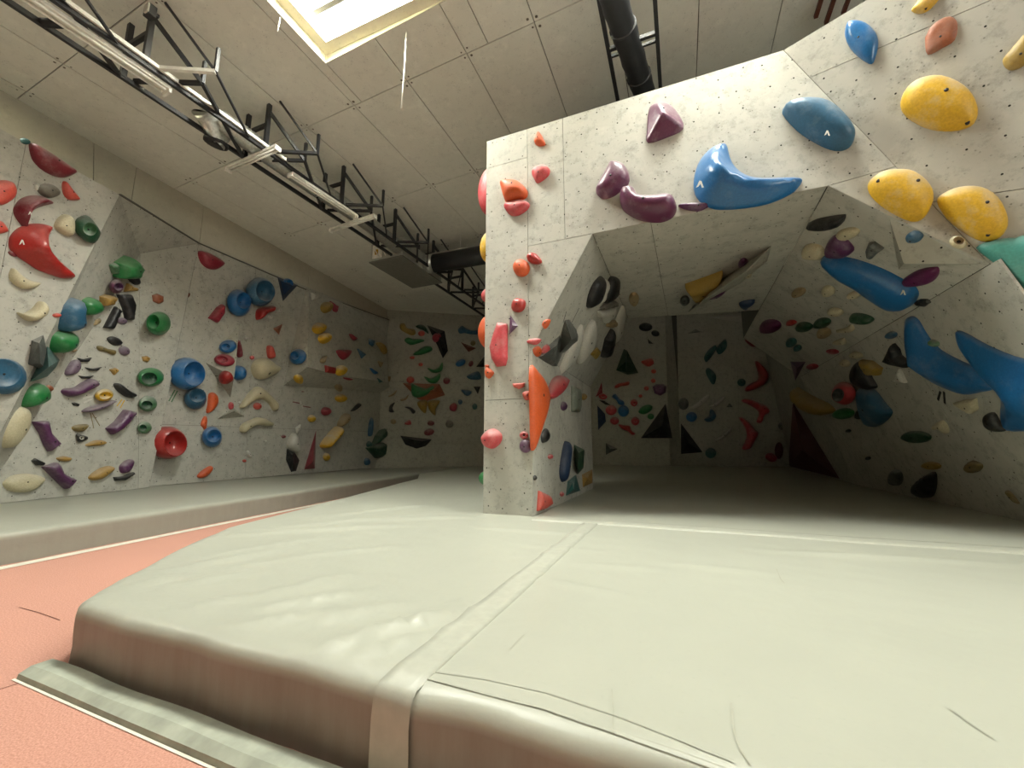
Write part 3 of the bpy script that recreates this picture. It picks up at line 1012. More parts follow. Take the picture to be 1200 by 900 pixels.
# air handling box hung from the truss
bc = np.array([-6.83, 9.0, 6.17])
t = empty('air_handler', bc)
tag(t, 'grey sheet metal air handling box hung at the far end of the truss', 'ventilation unit')
box('casing', bc, (1.02, 1.85, 0.5), M['grey_metal'], t, None, 0.015)
box('base_plate', bc - [0, 0, 0.265], (1.06, 1.9, 0.03), M['glass'], t)
box('service_panel', bc + [-0.28, -0.94, 0.0], (0.30, 0.02, 0.36), M['white_metal'], t)
box('label_plate', bc + [-0.30, -0.955, -0.02], (0.10, 0.01, 0.14), M['yellow'], t)
for q in (-0.1, 0.0, 0.12):
    tube('wire', [bc + [q - 0.15, -0.96, 0.28], bc + [q - 0.2, -1.05, 0.05], bc + [q - 0.1, -0.97, -0.18]], 0.012, M['white_metal'], t, 6)
tube('conduit', [bc + [-0.2, -1.0, 0.55], bc + [0.05, -1.02, 0.2], bc + [0.18, -0.95, 0.1]], 0.03, M['white_metal'], t, 8)
tube('outlet_collar', [bc + [0.45, 0.15, -0.02], bc + [0.72, 0.2, -0.02]], [0.24, 0.27], M['foil'], t, 16)
# large black duct from the box to the right
d0 = bc + np.array([0.70, 0.2, -0.02])
t = empty('ventilation_duct', d0)
tag(t, 'thick black insulated duct running from the air handling box behind the pillar', 'duct')
tube('sleeve', [d0, d0 + [1.5, 0.15, 0.05], d0 + [4.2, 0.5, 0.1]], 0.25, M['black_foam'], t, 20)
box('top_cover', d0 + [2.1, 0.25, 0.275], (4.2, 0.3, 0.03), M['grey_duct'], t, np.array([nrm([4.2, .5, .1]), nrm([-.5, 4.2, 0]), [0, 0, 1.0]]))
for q in (0.8, 1.8, 2.8):
    p_ = d0 + np.array([q, q * 0.11, 0.03 * q])
    tube('hanger_wire', [p_ + [0, 0, 0.25], p_ + [0, 0, 0.75]], 0.008, M['white_metal'], t, 6)
# black duct at the top of the picture
t = empty('ventilation_duct', (-0.45, 2.0, 6.4))
tag(t, 'black wrapped duct crossing the ceiling above the front wall', 'duct')
pts, rr = [], []
for k in range(90):
    y = 2.0 + k * 0.1
    pts.append((-0.46 + (y - 4.3) * 0.15 if y < 8 else 0.095, y, 6.4 - 0.0))
    rr.append(0.155 + (0.01 if k % 4 == 0 else 0))
tube('sleeve', pts, rr, M['black_foam'], t, 18)
for y in (3.6, 4.7, 5.5, 6.4):
    x = -0.46 + (y - 4.3) * 0.15
    tube('clamp_band', [(x, y, 6.4), (x + 0.003, y + 0.03, 6.4)], 0.172, M['steel'], t, 18)
# cable and loose wires hanging from the ceiling
def hang(px, py, px2, py2, label):
    a = onz(px, py, ceil_z(-3.3))
    n = Plane(a, (-FW[0], -FW[1], 0))
    b = n.hit(px2, py2)
    o = tube('hanging_cable', [a, (a + b) / 2 + np.array([0.012, 0, 0]), b], 0.009, M['white_metal'], None, 6)
    tag(o, label, 'cable')
hang(476, 38, 470, 127, 'thin white cable hanging straight down from the ceiling beside the skylight')
hang(329, 14, 325, 37, 'short white wire hanging at the left corner of the skylight')
a = np.array([-5.3, 9.6, ceil_z(-5.3)])
o = tube('hanging_cable', [a, a + [0, 0, -0.35], a + [0.0, 0, -0.62]], 0.008, M['white_metal'], None, 6)
tag(o, 'thin wire dropping from the ceiling to the thick black duct', 'cable')
# ribbed grille in the ceiling at the top right
pts = [((956, 20), (964, -6)), ((968, 27), (979, -6)), ((988, 16), (996, -6))]
zc = ceil_z(1.6)
g0_ = onz(975, 8, zc)
t = empty('ceiling_grille', g0_)
tag(t, 'dark slatted grille in the ceiling above the blue drop shaped hold', 'grille')
for a, b in pts:
    A3, B3 = onz(*a, zc - 0.03), onz(*b, zc - 0.03)
    bar('slat', A3, B3, 0.05, 0.05, M['brown'], t)

# ------------------------------------------------------------------ climbing holds
def smooth_loop(P, k=4):
    P = np.array(P, float)
    n = len(P)
    out = []
    for i in range(n):
        a, b, c, d = P[i - 1], P[i], P[(i + 1) % n], P[(i + 2) % n]
        for j in range(k):
            t = j / k
            out.append(0.5 * ((2 * b) + (c - a) * t + (2 * a - 5 * b + 4 * c - d) * t * t + (3 * b - a - 3 * c + d) * t ** 3))
    return out

def ell(cx, cy, rx, ry, rot=0.0, n=18):
    c, s = math.cos(math.radians(rot)), math.sin(math.radians(rot))
    return [(cx + rx * math.cos(2 * math.pi * i / n) * c - ry * math.sin(2 * math.pi * i / n) * s,
             cy + rx * math.cos(2 * math.pi * i / n) * s + ry * math.sin(2 * math.pi * i / n) * c) for i in range(n)]

LABELS = {}
def finish(o, label, cat, group=None):
    LABELS[label] = LABELS.get(label, 0) + 1
    tag(o, label, cat, group)
    return o

def bolt(o, P, n, r=0.014):
    """recessed bolt head: a short dark plug let into the surface"""
    a = np.array(P) + n * 0.003
    q = tube('bolt', [a - n * 0.03, a], r, M['bolt'], o, 8)
    return q

def bolt_sink(pl, c2, z):
    return pl.at(c2[0], c2[1], z)

def inflate(pl, loop_px, hgt, prof, mid=0.3, name='climbing_hold', mat='red', label='', cat='hold', bolts=1, group=None, boltpx=None, smooth=True, skew=(0, 0)):
    """puffy solid over a traced outline, standing off the wall plane"""
    U = np.array([pl.uv(pl.hit(x, y, hgt * mid)) for x, y in loop_px])
    n = len(U)
    ar = np.sum(U[:, 0] * np.roll(U[:, 1], -1) - np.roll(U[:, 0], -1) * U[:, 1])
    if ar < 0:
        U = U[::-1]
    size = min(np.ptp(U[:, 0]), np.ptp(U[:, 1]))
    span = max(np.ptp(U[:, 0]), np.ptp(U[:, 1]))
    T = np.roll(U, -1, 0) - np.roll(U, 1, 0)
    T /= np.maximum(1e-9, np.linalg.norm(T, axis=1))[:, None]
    IN = np.stack([-T[:, 1], T[:, 0]], 1)
    step = max(span / 14, size / 9, 0.012)
    gx = np.arange(U[:, 0].min(), U[:, 0].max(), step)
    gy = np.arange(U[:, 1].min(), U[:, 1].max(), step * 0.87)
    cand = [(x + (step / 2 if j % 2 else 0), y) for j, y in enumerate(gy) for x in gx]
    rings = []
    dmax = 0
    if cand:
        ins = inside(cand, U)
        cand = [c for c, k in zip(cand, ins) if k]
    if not cand:
        cand = [tuple(U.mean(0))]
    dc = seg_dist(cand, U)
    dmax = max(dc.max(), 1e-4)
    ring = []
    for fr in (0.10, 0.28):
        rp = U + IN * (dmax * fr)
        ok = inside(rp, U) & (seg_dist(rp, U) > dmax * fr * 0.85)
        ring += [tuple(p) for p, k in zip(rp, ok) if k]
    pts = [c for c, d in zip(cand, dc) if d > dmax * 0.36] + ring
    if not pts:
        pts = [tuple(U.mean(0))]
    dp = seg_dist(pts, U)
    res = delaunay_2d_cdt([Vector(p) for p in list(U) + pts], [(i, (i + 1) % n) for i in range(n)], [], 1, 1e-7)
    cen = U.mean(0)
    vs, remap = [], {}
    def height(d):
        t = min(1.0, d / dmax)
        if prof == 'r':
            return 0.12 + 0.88 * t
        if prof == 'flat':
            return 0.35 + 0.65 * min(1, t * 2.6) ** 0.6
        return 0.10 + 0.90 * math.sqrt(max(0.0, 1 - (1 - t) ** 2))
    best = (-1, None)
    for k, v in enumerate(res[0]):
        oid = res[3][k][0] if res[3][k] else -1
        if 0 <= oid < n:
            d = 0.0
        elif oid >= n:
            d = dp[oid - n]
        else:
            d = 0.0
        z = hgt * height(d)
        if d > best[0]:
            best = (d, (v.x, v.y, z))
        vs.append(pl.at(v.x + skew[0] * z, v.y + skew[1] * z, z))
        if 0 <= oid < n:
            remap[oid] = k
    fs = [tuple(f) for f in res[2]]
    b0_ = len(vs)
    for i in range(n):
        vs.append(pl.at(U[i][0], U[i][1], -0.004))
    for i in range(n):
        if i in remap and (i + 1) % n in remap:
            fs.append((remap[i], remap[(i + 1) % n], b0_ + (i + 1) % n, b0_ + i))
    o = mesh(name, vs, fs, M[mat], smooth=smooth, origin=pl.at(cen[0], cen[1]))
    finish(o, label, cat, group)
    br = min(0.02, max(0.009, size * 0.035))
    if boltpx:
        for (bx, by) in boltpx:
            q = pl.uv(pl.hit(bx, by, hgt * 0.85))
            d = seg_dist([q], U)[0]
            zz = hgt * height(d)
            bolt(o, pl.at(q[0], q[1], zz), pl.n, br)
    elif bolts and size > 0.10:
        bolt(o, pl.at(best[1][0], best[1][1], best[1][2]), pl.n, br)
    return o

def bowl(pl, outer, opening, hgt, mat, label, name='bowl_hold', dish=None, group=None, depth=0.75):
    k = 20
    def samp(P):
        P = np.array(P)
        c = P.mean(0)
        ang = np.arctan2(P[:, 1] - c[1], P[:, 0] - c[0])
        o_ = np.argsort(ang)
        P, ang = P[o_], ang[o_]
        out = []
        for i in range(k):
            t = -math.pi + 2 * math.pi * (i + 0.5) / k
            # radius along direction t by interpolation
            r = np.interp(t, np.concatenate([ang - 2 * math.pi, ang, ang + 2 * math.pi]),
                          np.tile(np.linalg.norm(P - c, axis=1), 3))
            out.append(c + r * np.array([math.cos(t), math.sin(t)]))
        return np.array(out)
    so_, sp_ = samp(outer), samp(opening)
    co, cp = so_.mean(0), sp_.mean(0)
    rings = []
    for (px, off) in ((co + (so_ - co) * 0.90, 0.0), (co + (so_ - co) * 0.985, 0.18), (so_, 0.38), (so_ * 0.72 + sp_ * 0.28, 0.66),
                      (so_ * 0.4 + sp_ * 0.6, 0.87), (cp + (sp_ - cp) * 1.05, 0.985), (sp_, 1.0)):
        rings.append([pl.hit(x, y, off * hgt) for x, y in px])
    vs = [p for r in rings for p in r]
    fs = []
    for a in range(len(rings) - 1):
        for i in range(k):
            fs.append((a * k + i, a * k + (i + 1) % k, (a + 1) * k + (i + 1) % k, (a + 1) * k + i))
    org = np.mean(rings[0], axis=0)
    o = mesh(name, vs, fs, M[mat], smooth=True, origin=org)
    finish(o, label, 'hold', group)
    # concave dish
    top = np.array(rings[-1])
    ct = top.mean(0)
    vs, fs = [], []
    axis = np.mean(rings[1], axis=0) - ct
    axis = axis * (hgt / max(1e-6, np.linalg.norm(axis))) if np.linalg.norm(axis) > hgt * 1.15 else axis
    prof = ((1.0, 0.0), (0.93, 0.10), (0.82, 0.45), (0.62, 0.78), (0.35, 0.96), (0.12, 1.0))
    for (s, dpt) in prof:
        for p in top:
            vs.append(ct + (p - ct) * s + axis * (dpt * depth))
    for a in range(len(prof) - 1):
        for i in range(k):
            fs.append((a * k + i, a * k + (i + 1) % k, (a + 1) * k + (i + 1) % k, (a + 1) * k + i))
    fs.append(tuple((len(prof) - 1) * k + i for i in range(k)))
    dd = mesh('dish', vs, fs, M[dish or mat], o, smooth=True, origin=ct)
    bolt(o, ct + axis * depth + pl.n * 0.004, pl.n, 0.014)
    return o

def facetv(pl, base, apex, hgt, mat, label, name='triangular_volume', cat='volume', group=None):
    """faceted block: straight sided base on the wall, one or two raised points"""
    B = [pl.hit(x, y) for x, y in base]
    n = len(B)
    ap = apex if isinstance(apex, list) else [apex]
    T = [pl.hit(x, y, hgt) for x, y in ap]
    vs = B + T + [p - pl.n * 0.004 for p in B]
    uvs = [pl.uv(p) for p in vs]
    fs = []
    if len(T) == 1:
        for i in range(n):
            fs.append((i, (i + 1) % n, n))
    elif len(T) == n:
        for i in range(n):
            fs.append((i, (i + 1) % n, n + (i + 1) % n, n + i))
        fs.append(tuple(n + i for i in range(n)))
    else:
        near = [min(range(len(T)), key=lambda k: np.linalg.norm(T[k] - p)) for p in B]
        for i in range(n):
            j = (i + 1) % n
            fs.append((i, j, n + near[j]))
            if near[i] != near[j]:
                fs.append((i, n + near[j], n + near[i]))
        if len(T) > 2:
            fs.append(tuple(n + i for i in range(len(T))))
    fs.append(tuple(n + len(T) + i for i in range(n)))
    o = mesh(name, vs, fs, M[mat], uvs=uvs, origin=np.mean(B, axis=0))
    finish(o, label, cat, group)
    return o

def logo(pl, o, cx, cy, s, off):
    """small white A shaped maker mark lying on the hold"""
    pts = [(cx - 0.55 * s, cy + 0.5 * s), (cx - 0.05 * s, cy - 0.55 * s), (cx + 0.25 * s, cy - 0.5 * s), (cx + 0.6 * s, cy + 0.45 * s), (cx + 0.3 * s, cy + 0.5 * s),
           (cx + 0.1 * s, cy - 0.1 * s), (cx - 0.15 * s, cy + 0.3 * s)]
    vs = [pl.hit(x, y, off) for x, y in pts]
    return mesh('maker_mark', vs, [tuple(range(len(vs)))], M['white'], o)

def px_size(pl, pts):
    a = np.array([pl.uv(pl.hit(x, y)) for x, y in pts])
    return min(np.ptp(a[:, 0]), np.ptp(a[:, 1]))

# short constructors used by the table --------------------------------------------------
def b(pl, mat, label, pts, hk=0.42, name='climbing_hold', prof='o', mid=0.3, **kw):       # traced smooth outline
    pl = PL[pl]
    s = px_size(pl, pts)
    return inflate(pl, smooth_loop(pts, 3), max(0.03, min(s * hk, 0.42)), prof, mid, name, mat, label, **kw)

def s(pl, mat, label, pts, hk=0.42, name='climbing_hold', prof='flat', mid=0.3, **kw):    # traced outline with crisp corners
    pl = PL[pl]
    z = px_size(pl, pts)
    L = []
    n = len(pts)
    for i in range(n):
        a, c = np.array(pts[i], float), np.array(pts[(i + 1) % n], float)
        L += [a, a * 0.93 + c * 0.07, a * 0.67 + c * 0.33, a * 0.33 + c * 0.67, a * 0.07 + c * 0.93] if np.linalg.norm(c - a) > 6 else [a, a * 0.5 + c * 0.5]
    return inflate(pl, L, max(0.03, min(z * hk, 0.4)), prof, mid, name, mat, label, **kw)

def e(pl, mat, label, cx, cy, rx, ry, rot=0, hk=0.45, name='round_hold', **kw):           # ellipse
    return b(pl, mat, label, ell(cx, cy, rx, ry, rot, 12), hk, name, **kw)

def w_(pl, mat, label, o_, i_, hk=0.5, name='bowl_hold', dish=None, **kw):                # bowl: outer ellipse, opening ellipse
    pl = PL[pl]
    outer = ell(*o_, n=24) if isinstance(o_[0], (int, float)) else smooth_loop(o_, 4)
    hgt = min(0.42, px_size(pl, outer) * hk)
    return bowl(pl, outer, ell(*i_, n=24), hgt, mat, label, name, dish, **kw)

def f(pl, mat, label, base, apex=None, hk=0.35, name='triangular_volume', cat='volume', **kw):
    pl = PL[pl]
    z = px_size(pl, base)
    if apex is None:
        apex = tuple(np.mean(np.array(base), axis=0))
    return facetv(pl, base, apex, max(0.03, min(z * hk, 0.5)), mat, label, name, cat, **kw)

# ---- far left facet of the left wall
e('L1', 'teal', 'tiny dark teal oval hold at the very top edge of the far left wall', 30, 165.5, 6, 3.5, 20)
b('L1', 'maroon', 'large maroon half moon hold hanging from the top edge of the far left wall', [(37, 168), (44, 169), (60, 179), (76, 190), (90, 200), (86, 205), (77, 208), (65, 206), (52, 199), (42, 189), (38, 179)], .5, 'half_moon_hold', boltpx=[(69, 188)])
b('L1', 'coral', 'coral red rounded hold cut by the left picture edge, above the dark red crescent', [(-14, 217), (-2, 212), (8, 211), (16, 214), (20, 223), (18, 231), (10, 238), (0, 241), (-12, 240)], .4, 'round_hold', boltpx=[(4, 224)])
b('L1', 'grey', 'grey brown pebble hold just above the dark red crescent', [(46, 219), (54, 215), (63, 217), (70, 224), (69, 229), (60, 232), (51, 229), (46, 224)], .5, 'pebble_hold')
e('L1', 'white', 'tiny white knob hold touching the grey pebble hold', 43.5, 219, 3.2, 4)
b('L1', 'coral', 'slim coral hold shaped like an orange segment right of the grey pebble', [(75, 213), (78, 213), (85, 222), (93.5, 233), (90, 234.5), (82, 234), (76, 228), (74, 219)], .4, boltpx=[(86, 225)])
q = b('L1', 'maroon', 'glossy dark red crescent hold above the large bright red one', [(20, 248), (22, 240), (28, 233), (38, 229), (48, 229), (57, 232), (65, 238), (58, 240), (48, 243), (40, 248), (36, 254), (35, 260), (34, 266.5), (31, 266), (26, 260), (22, 254)], .6, 'crescent_hold', 'r', bolts=0)
logo(pL1, q, 35, 250, 4, 0.2)
q = b('L1', 'red', 'large glossy bright red crescent hold on the far left wall', [(17, 286), (18, 278), (24, 270), (32, 265), (42, 262), (53, 262), (61, 264), (66, 267), (62, 275), (61, 284), (63, 292), (70, 301), (80, 311), (90, 320), (92, 324), (88, 326), (78, 326), (66, 322), (50, 316), (38, 308), (26, 300), (19, 293)], .5, 'crescent_hold', 'r', bolts=0)
logo(pL1, q, 25.5, 284, 6, 0.3)
b('L1', 'cream', 'cream rounded block hold left of the dark green pocket hold', [(65, 264), (70, 255), (77, 251), (83, 253), (87, 258), (88, 266), (87, 274), (83, 277), (76, 275), (69, 270)], .5, 'block_hold', boltpx=[(77.5, 264.5)])
w_('L1', 'darkgreen', 'dark green angular pocket hold with chalked hollow near the wall edge', [(88, 258), (98, 252), (105, 254), (112, 262), (118, 272), (116, 279), (111, 285), (103, 284), (94, 278), (88, 270)], (105.5, 268.5, 8.5, 7.5, 20), .5, 'pocket_hold', 'paleg')
b('L1', 'coral', 'coral red wedge hold cut by the left picture edge, left of the red crescent', [(-10, 257), (0, 258), (6, 263), (10, 270.5), (5, 273), (-10, 275)], .4)
e('L1', 'maroon', 'tiny maroon bean hold below left of the large red crescent', 15.5, 297.5, 6, 2.8, 25)
b('L1', 'cream', 'cream croissant hold just below the large red crescent', [(12, 325), (14, 316), (17, 314.5), (24, 321), (34, 328), (47, 331), (46, 334), (38, 338), (28, 338.5), (18, 333)], .45, 'crescent_hold')
b('L1', 'cream', 'cream croissant hold with raised horn, the lower of the two', [(22, 366), (30, 367), (40, 361), (46, 354), (50, 353), (54, 357), (56, 364), (52, 371), (42, 376), (34, 376), (26, 371)], .45, 'crescent_hold')
e('L1', 'coral', 'tiny red nub hold right of the lower cream croissant', 67, 369.5, 5, 2.6)
w_('L1', 'steelblue', 'big blue dish hold cut by the left picture edge', (5, 441, 27, 21, 6), (4, 437, 21, 16, 6), .35, 'dish_hold', depth=.35)
f('L1', 'rock', 'dark grey marbled rock block volume above the teal volume', [(37, 399), (51, 392.5), (54, 407), (56, 436), (33, 427)], [(46, 402), (47, 425)], .8, 'rock_volume')
f('L2', 'teal', 'teal faceted volume wrapped around the wall edge beneath the grey rock', [(55, 404), (70, 422), (66, 430), (56, 441), (33, 449), (40, 434)], (57, 430), .6, 'faceted_volume')
e('L2', 'white', 'white egg shaped knob on the teal volume', 54.5, 427.5, 6, 5.5, 20, mid=1.6)
# ---- side facet
b('L2', 'steelblue', 'blue grey half shell hold on the shaded side facet', [(92.5, 351), (91, 365), (93, 378), (84, 387), (75, 387.5), (75, 370), (79, 358), (85, 352)], .5, 'shell_hold')
b('L2', 'green', 'small green dome hold right of the blue half shell', [(99, 365), (100, 355), (106, 350), (112, 350), (114.5, 356), (113, 364), (107, 369), (101, 369.5)], .6, 'dome_hold')
b('L2', 'green', 'bright green dome hold directly below the blue half shell', [(64, 406), (66, 395), (73, 390), (82, 388), (86, 392), (83, 404), (77, 412), (68, 414)], .55, 'dome_hold')
s('L2', 'tan', 'tiny beige wedge hold below the blue half shell', [(91, 380.5), (96, 377), (101, 380), (96, 384)], .4)
s('L2', 'ochre', 'ochre angular block hold left of the black pinches', [(120, 348), (126, 345.5), (135, 347), (130, 352), (127, 357), (120, 358)], .5, 'block_hold')
s('L2', 'tan', 'beige sliver hold on the side facet edge below the ochre block', [(110.5, 381), (113, 375), (117, 373), (116, 378)], .4)
s('L2', 'tan', 'flat tan sliver hold right of the bright green dome', [(81, 411), (86, 408.5), (91, 410), (86, 412.5)], .4)
s('L2', 'green', 'green faceted cup hold at the top corner of the recess', [(140, 309), (152, 301), (162, 314), (155, 317), (152, 326), (139, 326)], .6, 'faceted_hold')
s('L2', 'paleg', 'pale green small faceted hold left of the green cup', [(130, 311), (134.5, 308), (139, 311), (137, 320), (133, 321)], .5, 'faceted_hold')
b('L3', 'black', 'black oval hold tucked under the green cup', [(151, 325), (156, 319), (161, 323), (164, 332), (160, 334), (154, 330)], .5)
w_('L2', 'plum', 'purple cup hold left of the black oval at the recess', (136.5, 335.5, 8.5, 8.5), (139, 336, 5.5, 4.5), .5, 'cup_hold', 'purple')
s('L3', 'ochre', 'ochre small horn hold right of the purple cup', [(149.5, 332), (155, 336), (160, 337), (161, 341), (152, 341.5), (146, 342)], .5)
b('L2', 'green', 'green chalky half dome hold between blue dish and cream oval', [(30, 477), (31, 466), (38, 455), (48, 450), (52, 452), (54, 461), (50, 470), (40, 476)], .5, 'dome_hold')
b('L2', 'cream', 'long cream oval hold leaning along the wall edge, lower left', [(4, 520), (5, 508), (12, 492), (22, 480), (30, 477), (34, 484), (32, 498), (24, 512), (14, 524), (7, 525)], .35, 'oval_hold')
e('L2', 'rust', 'tiny brown knob hold right of the green half dome', 58, 455, 4, 3.6)
# ---- lower facet
s('L3', 'black', 'black upright slab pinch hold, the upper of two', [(138, 345), (153, 345), (158, 358), (156, 375), (148, 375), (145, 362)], .35, 'pinch_hold')
s('L3', 'black', 'black slanted bar pinch hold, left below the upright slab', [(135, 359), (142, 365), (132, 386), (122, 384)], .4, 'pinch_hold')
e('L3', 'mauve', 'small mauve pebble hold beneath the black upright slab', 143, 376, 6, 4, 15)
b('L3', 'black', 'black leaf shaped hold with pale rim above the second mauve pebble', [(126, 396.5), (132, 394), (140, 397), (144, 403), (136, 405), (129, 402)], .4)
e('L3', 'mauve', 'mauve pebble hold right below the black leaf hold', 146, 411, 6.3, 5.2, 30)
b('L3', 'olive', 'tan brown rail hold left of the mauve pebble', [(114, 406), (118, 405), (126, 408.5), (135, 410.5), (134, 416), (124, 412.5), (116, 410.5)], .5)
b('L3', 'mauve', 'mauve wide half round hold at the recess edge', [(77, 437), (82, 426), (89, 421), (94, 424), (94.5, 432), (89, 438), (80, 440)], .4, 'half_moon_hold')
s('L3', 'black', 'thin black sliver hold beside the mauve half round, uppermost of three', [(91, 419.5), (98, 421), (107, 419), (103, 424), (95, 424)], .5)
s('L3', 'black', 'thin black sliver hold, the middle and widest of three', [(100, 430.5), (109, 432), (119, 430), (113, 434.5), (105, 434.5)], .5)
s('L3', 'black', 'thin black sliver hold just above the long purple hold', [(92, 440), (100, 441), (110, 440), (104, 443.8), (96, 443.5)], .5)
s('L3', 'ochre', 'small ochre pointed hold right of the black slivers', [(128.5, 433), (135, 431), (139.5, 434), (134, 439.5)], .4)
b('L3', 'purple', 'long purple lumpy hold left of the yellow ring hold', [(74, 458), (78, 455), (88, 454), (96, 449), (106, 444), (113, 446), (114.5, 452), (106, 457), (94, 463), (84, 465), (76, 462)], .4, 'long_hold')
w_('L3', 'yellow', 'yellow oval ring hold on the lower left wall', (122, 463, 11.2, 7.2, -5), (123.5, 463.5, 7.5, 4.3, -5), .5, 'ring_hold')
b('L3', 'black', 'black bar hold slanting down right of the yellow ring', [(134.5, 451), (139, 449), (150, 457), (158.5, 462), (156, 466), (147, 464), (138, 457)], .5)
s('L3', 'black', 'tiny black chip hold below the long purple hold', [(84, 472), (87, 471.3), (93.5, 473.5), (92, 476), (86, 475)], .5)
b('L3', 'mauve', 'thin lavender spike hold beneath the yellow ring', [(98, 482), (105, 477), (120, 473), (133, 469), (134, 471), (117, 480), (104, 483)], .6)
s('L3', 'purple', 'purple hourglass pinch slanting the other way, right of the olive oval', [(126, 502), (136, 494), (147, 480), (158.5, 483), (152, 491), (142, 502), (132, 509)], .35, 'pinch_hold')
s('L3', 'purple', 'purple hourglass pinch beside the long cream oval', [(39, 494), (54, 493), (57, 507), (69, 520), (58, 529), (53, 521), (48, 508)], .35, 'pinch_hold')
b('L3', 'olive', 'olive flat oval hold between the purple pinches', [(85, 501), (90, 498), (103, 497), (102, 502), (96, 506), (88, 505)], .5)
w_('L3', 'black', 'black triangular ring hold below the olive oval', [(89, 508), (97, 510), (104.5, 513), (98, 517), (91, 518), (90, 513)], (96, 513, 3, 2.2), .5, 'ring_hold', 'white')
b('L3', 'ochre', 'ochre thin rail hold right below the black ring', [(101, 521.5), (110, 516.5), (120, 516), (125, 519), (118, 522), (106, 523)], .6)
b('L3', 'ochre', 'small ochre rail hold above the lowest purple pinch', [(66.5, 537), (75, 534.5), (84.5, 537), (80, 540.5), (72, 540.5)], .6)
s('L3', 'black', 'small black stub hold touching the lowest purple pinch', [(37.5, 540), (41, 537), (52, 542), (51, 545.5), (43, 545.5)], .5)
s('L3', 'purple', 'purple hourglass pinch nearest the mat, beside the cream disc', [(51, 547), (66, 542), (71, 554), (87, 562), (78, 573), (70, 566), (60, 556)], .35, 'pinch_hold')
b('L3', 'cream', 'wide cream disc hold low on the left wall just above the mat', [(5, 566), (14, 558), (30, 555), (46, 557), (53, 561), (48, 569), (36, 576), (20, 577), (9, 573)], .35, 'disc_hold')
b('L3', 'ochre', 'gold bean hold low on the left wall above the mat', [(105, 560), (110, 554), (120, 548), (130, 546), (134, 549), (130, 554), (120, 561), (110, 563)], .45, 'bean_hold')
b('L3', 'purple', 'purple ear shaped hold above the black wedge near the mat', [(141, 547), (146, 541), (153, 538), (157, 540), (155, 548), (150, 554), (143, 554)], .4)
s('L3', 'black', 'black wedge hold just above the mat near the wall fold', [(133.5, 559), (145, 558), (156, 553), (157, 556), (146, 563), (135, 563.5)], .5, 'wedge_hold')
def tapes(pl, mat, lab, segs, wd=0.03):
    pl = PL[pl]
    for k_, (x0, y0, x1, y1) in enumerate(segs):
        a, c = pl.hit(x0, y0, 0.002), pl.hit(x1, y1, 0.002)
        d = nrm(c - a)
        sd = np.cross(pl.n, d) * wd / 2
        v = [a - sd, c - sd, c + sd, a + sd]
        o = mesh('tape_mark', v + [p - pl.n * 0.003 for p in v], [(0, 1, 2, 3), (0, 1, 5, 4), (1, 2, 6, 5), (2, 3, 7, 6), (3, 0, 4, 7)], M[mat], origin=(a + c) / 2)
        finish(o, lab + (', left one', ', right one')[k_], 'tape', lab)
tapes('L3', 'white', 'white start tape strip beside the yellow ring hold', [(97, 467, 110, 464), (98, 472, 110, 466.5)])
tapes('L3', 'yellow', 'yellow start tape strip below the slanting black bar', [(137, 476, 143, 468), (141, 478, 146, 469)], .02)
tapes('L3', 'olive', 'thin dark start tape strip below the lavender spike', [(106, 484, 110, 502), (108, 484, 117, 499)], .012)
tapes('L5', 'paleg', 'pale green start tape strip below the biggest blue bowl', [(198, 470, 205, 457), (201, 471, 208, 458)], .025)
# ---- narrow facet
s('L4', 'rust', 'brown hexagonal hold above the green ball hold', [(179, 346), (184, 344), (191, 347), (191, 354), (186, 356), (180, 353)], .35)
w_('L4', 'green', 'green ball hold with a round pocket', (185.5, 379, 14.7, 14), (179.5, 377, 7.3, 8.3), .6, 'pocket_hold')
s('L4', 'ochre', 'small ochre chip hold above the largest flat green bowl', [(166.5, 418), (172, 417), (176.5, 420), (173, 424.5), (168, 423)], .4)
w_('L4', 'green', 'flat green bowl hold, the largest and topmost of three', (176.5, 442, 16, 11), (175, 443.5, 9.5, 7), .4, dish='darkgreen')
w_('L4', 'paleg', 'flat green bowl hold, the middle of three', (173.3, 473, 11, 9.2), (172, 474.5, 6.8, 4.8), .4, dish='darkgreen')
w_('L4', 'paleg', 'flat green bowl hold, the smallest and lowest of three', (169.5, 501, 8.5, 7.2), (167.5, 501.5, 4.5, 4), .4, dish='darkgreen')
# ---- main left facet
e('L5', 'maroon', 'tiny maroon knob at the upper left of the biggest blue bowl', 202, 421, 2.2, 2.4)
b('L5', 'crimson', 'crimson half moon hold high on the left wall under the ceiling band', [(234, 294), (247, 297), (263, 307), (259.5, 313), (252, 316), (243, 313.5), (236, 306)], .45, 'half_moon_hold')
e('L5', 'brown', 'tiny dark brown chip hold on the panel fold left of the wine red wedge', 220.5, 346, 2, 3.2, 30)
w_('L5', 'blue', 'blue bowl hold, the smaller of the pair high on the left wall', (280, 355, 13.8, 16.2, -20), (285.7, 352.5, 8.4, 9.5, -15), .5)
w_('L5', 'steelblue', 'dark blue bowl hold, the larger of the pair high on the left wall', (305, 342, 17, 17), (311, 341, 10.8, 12.5, -20), .5)
s('L5', 'crimson', 'wine red wedge hold left below the smaller high blue bowl', [(245, 372.7), (255, 360), (260, 356.5), (262.5, 358.5), (262, 367.5), (255, 378)], .45, 'wedge_hold')
b('L5', 'red', 'bright red bow shaped hold beneath the larger high blue bowl', [(301.5, 370), (303, 363), (309, 360), (315, 359.5), (320.5, 358.5), (320, 365), (312, 368), (308, 372), (303, 375)], .5)
f('L5', 'rust', 'small orange brown triangle volume right of the red bow hold', [(320, 385), (331, 379.5), (327, 392.5)], None, .3)
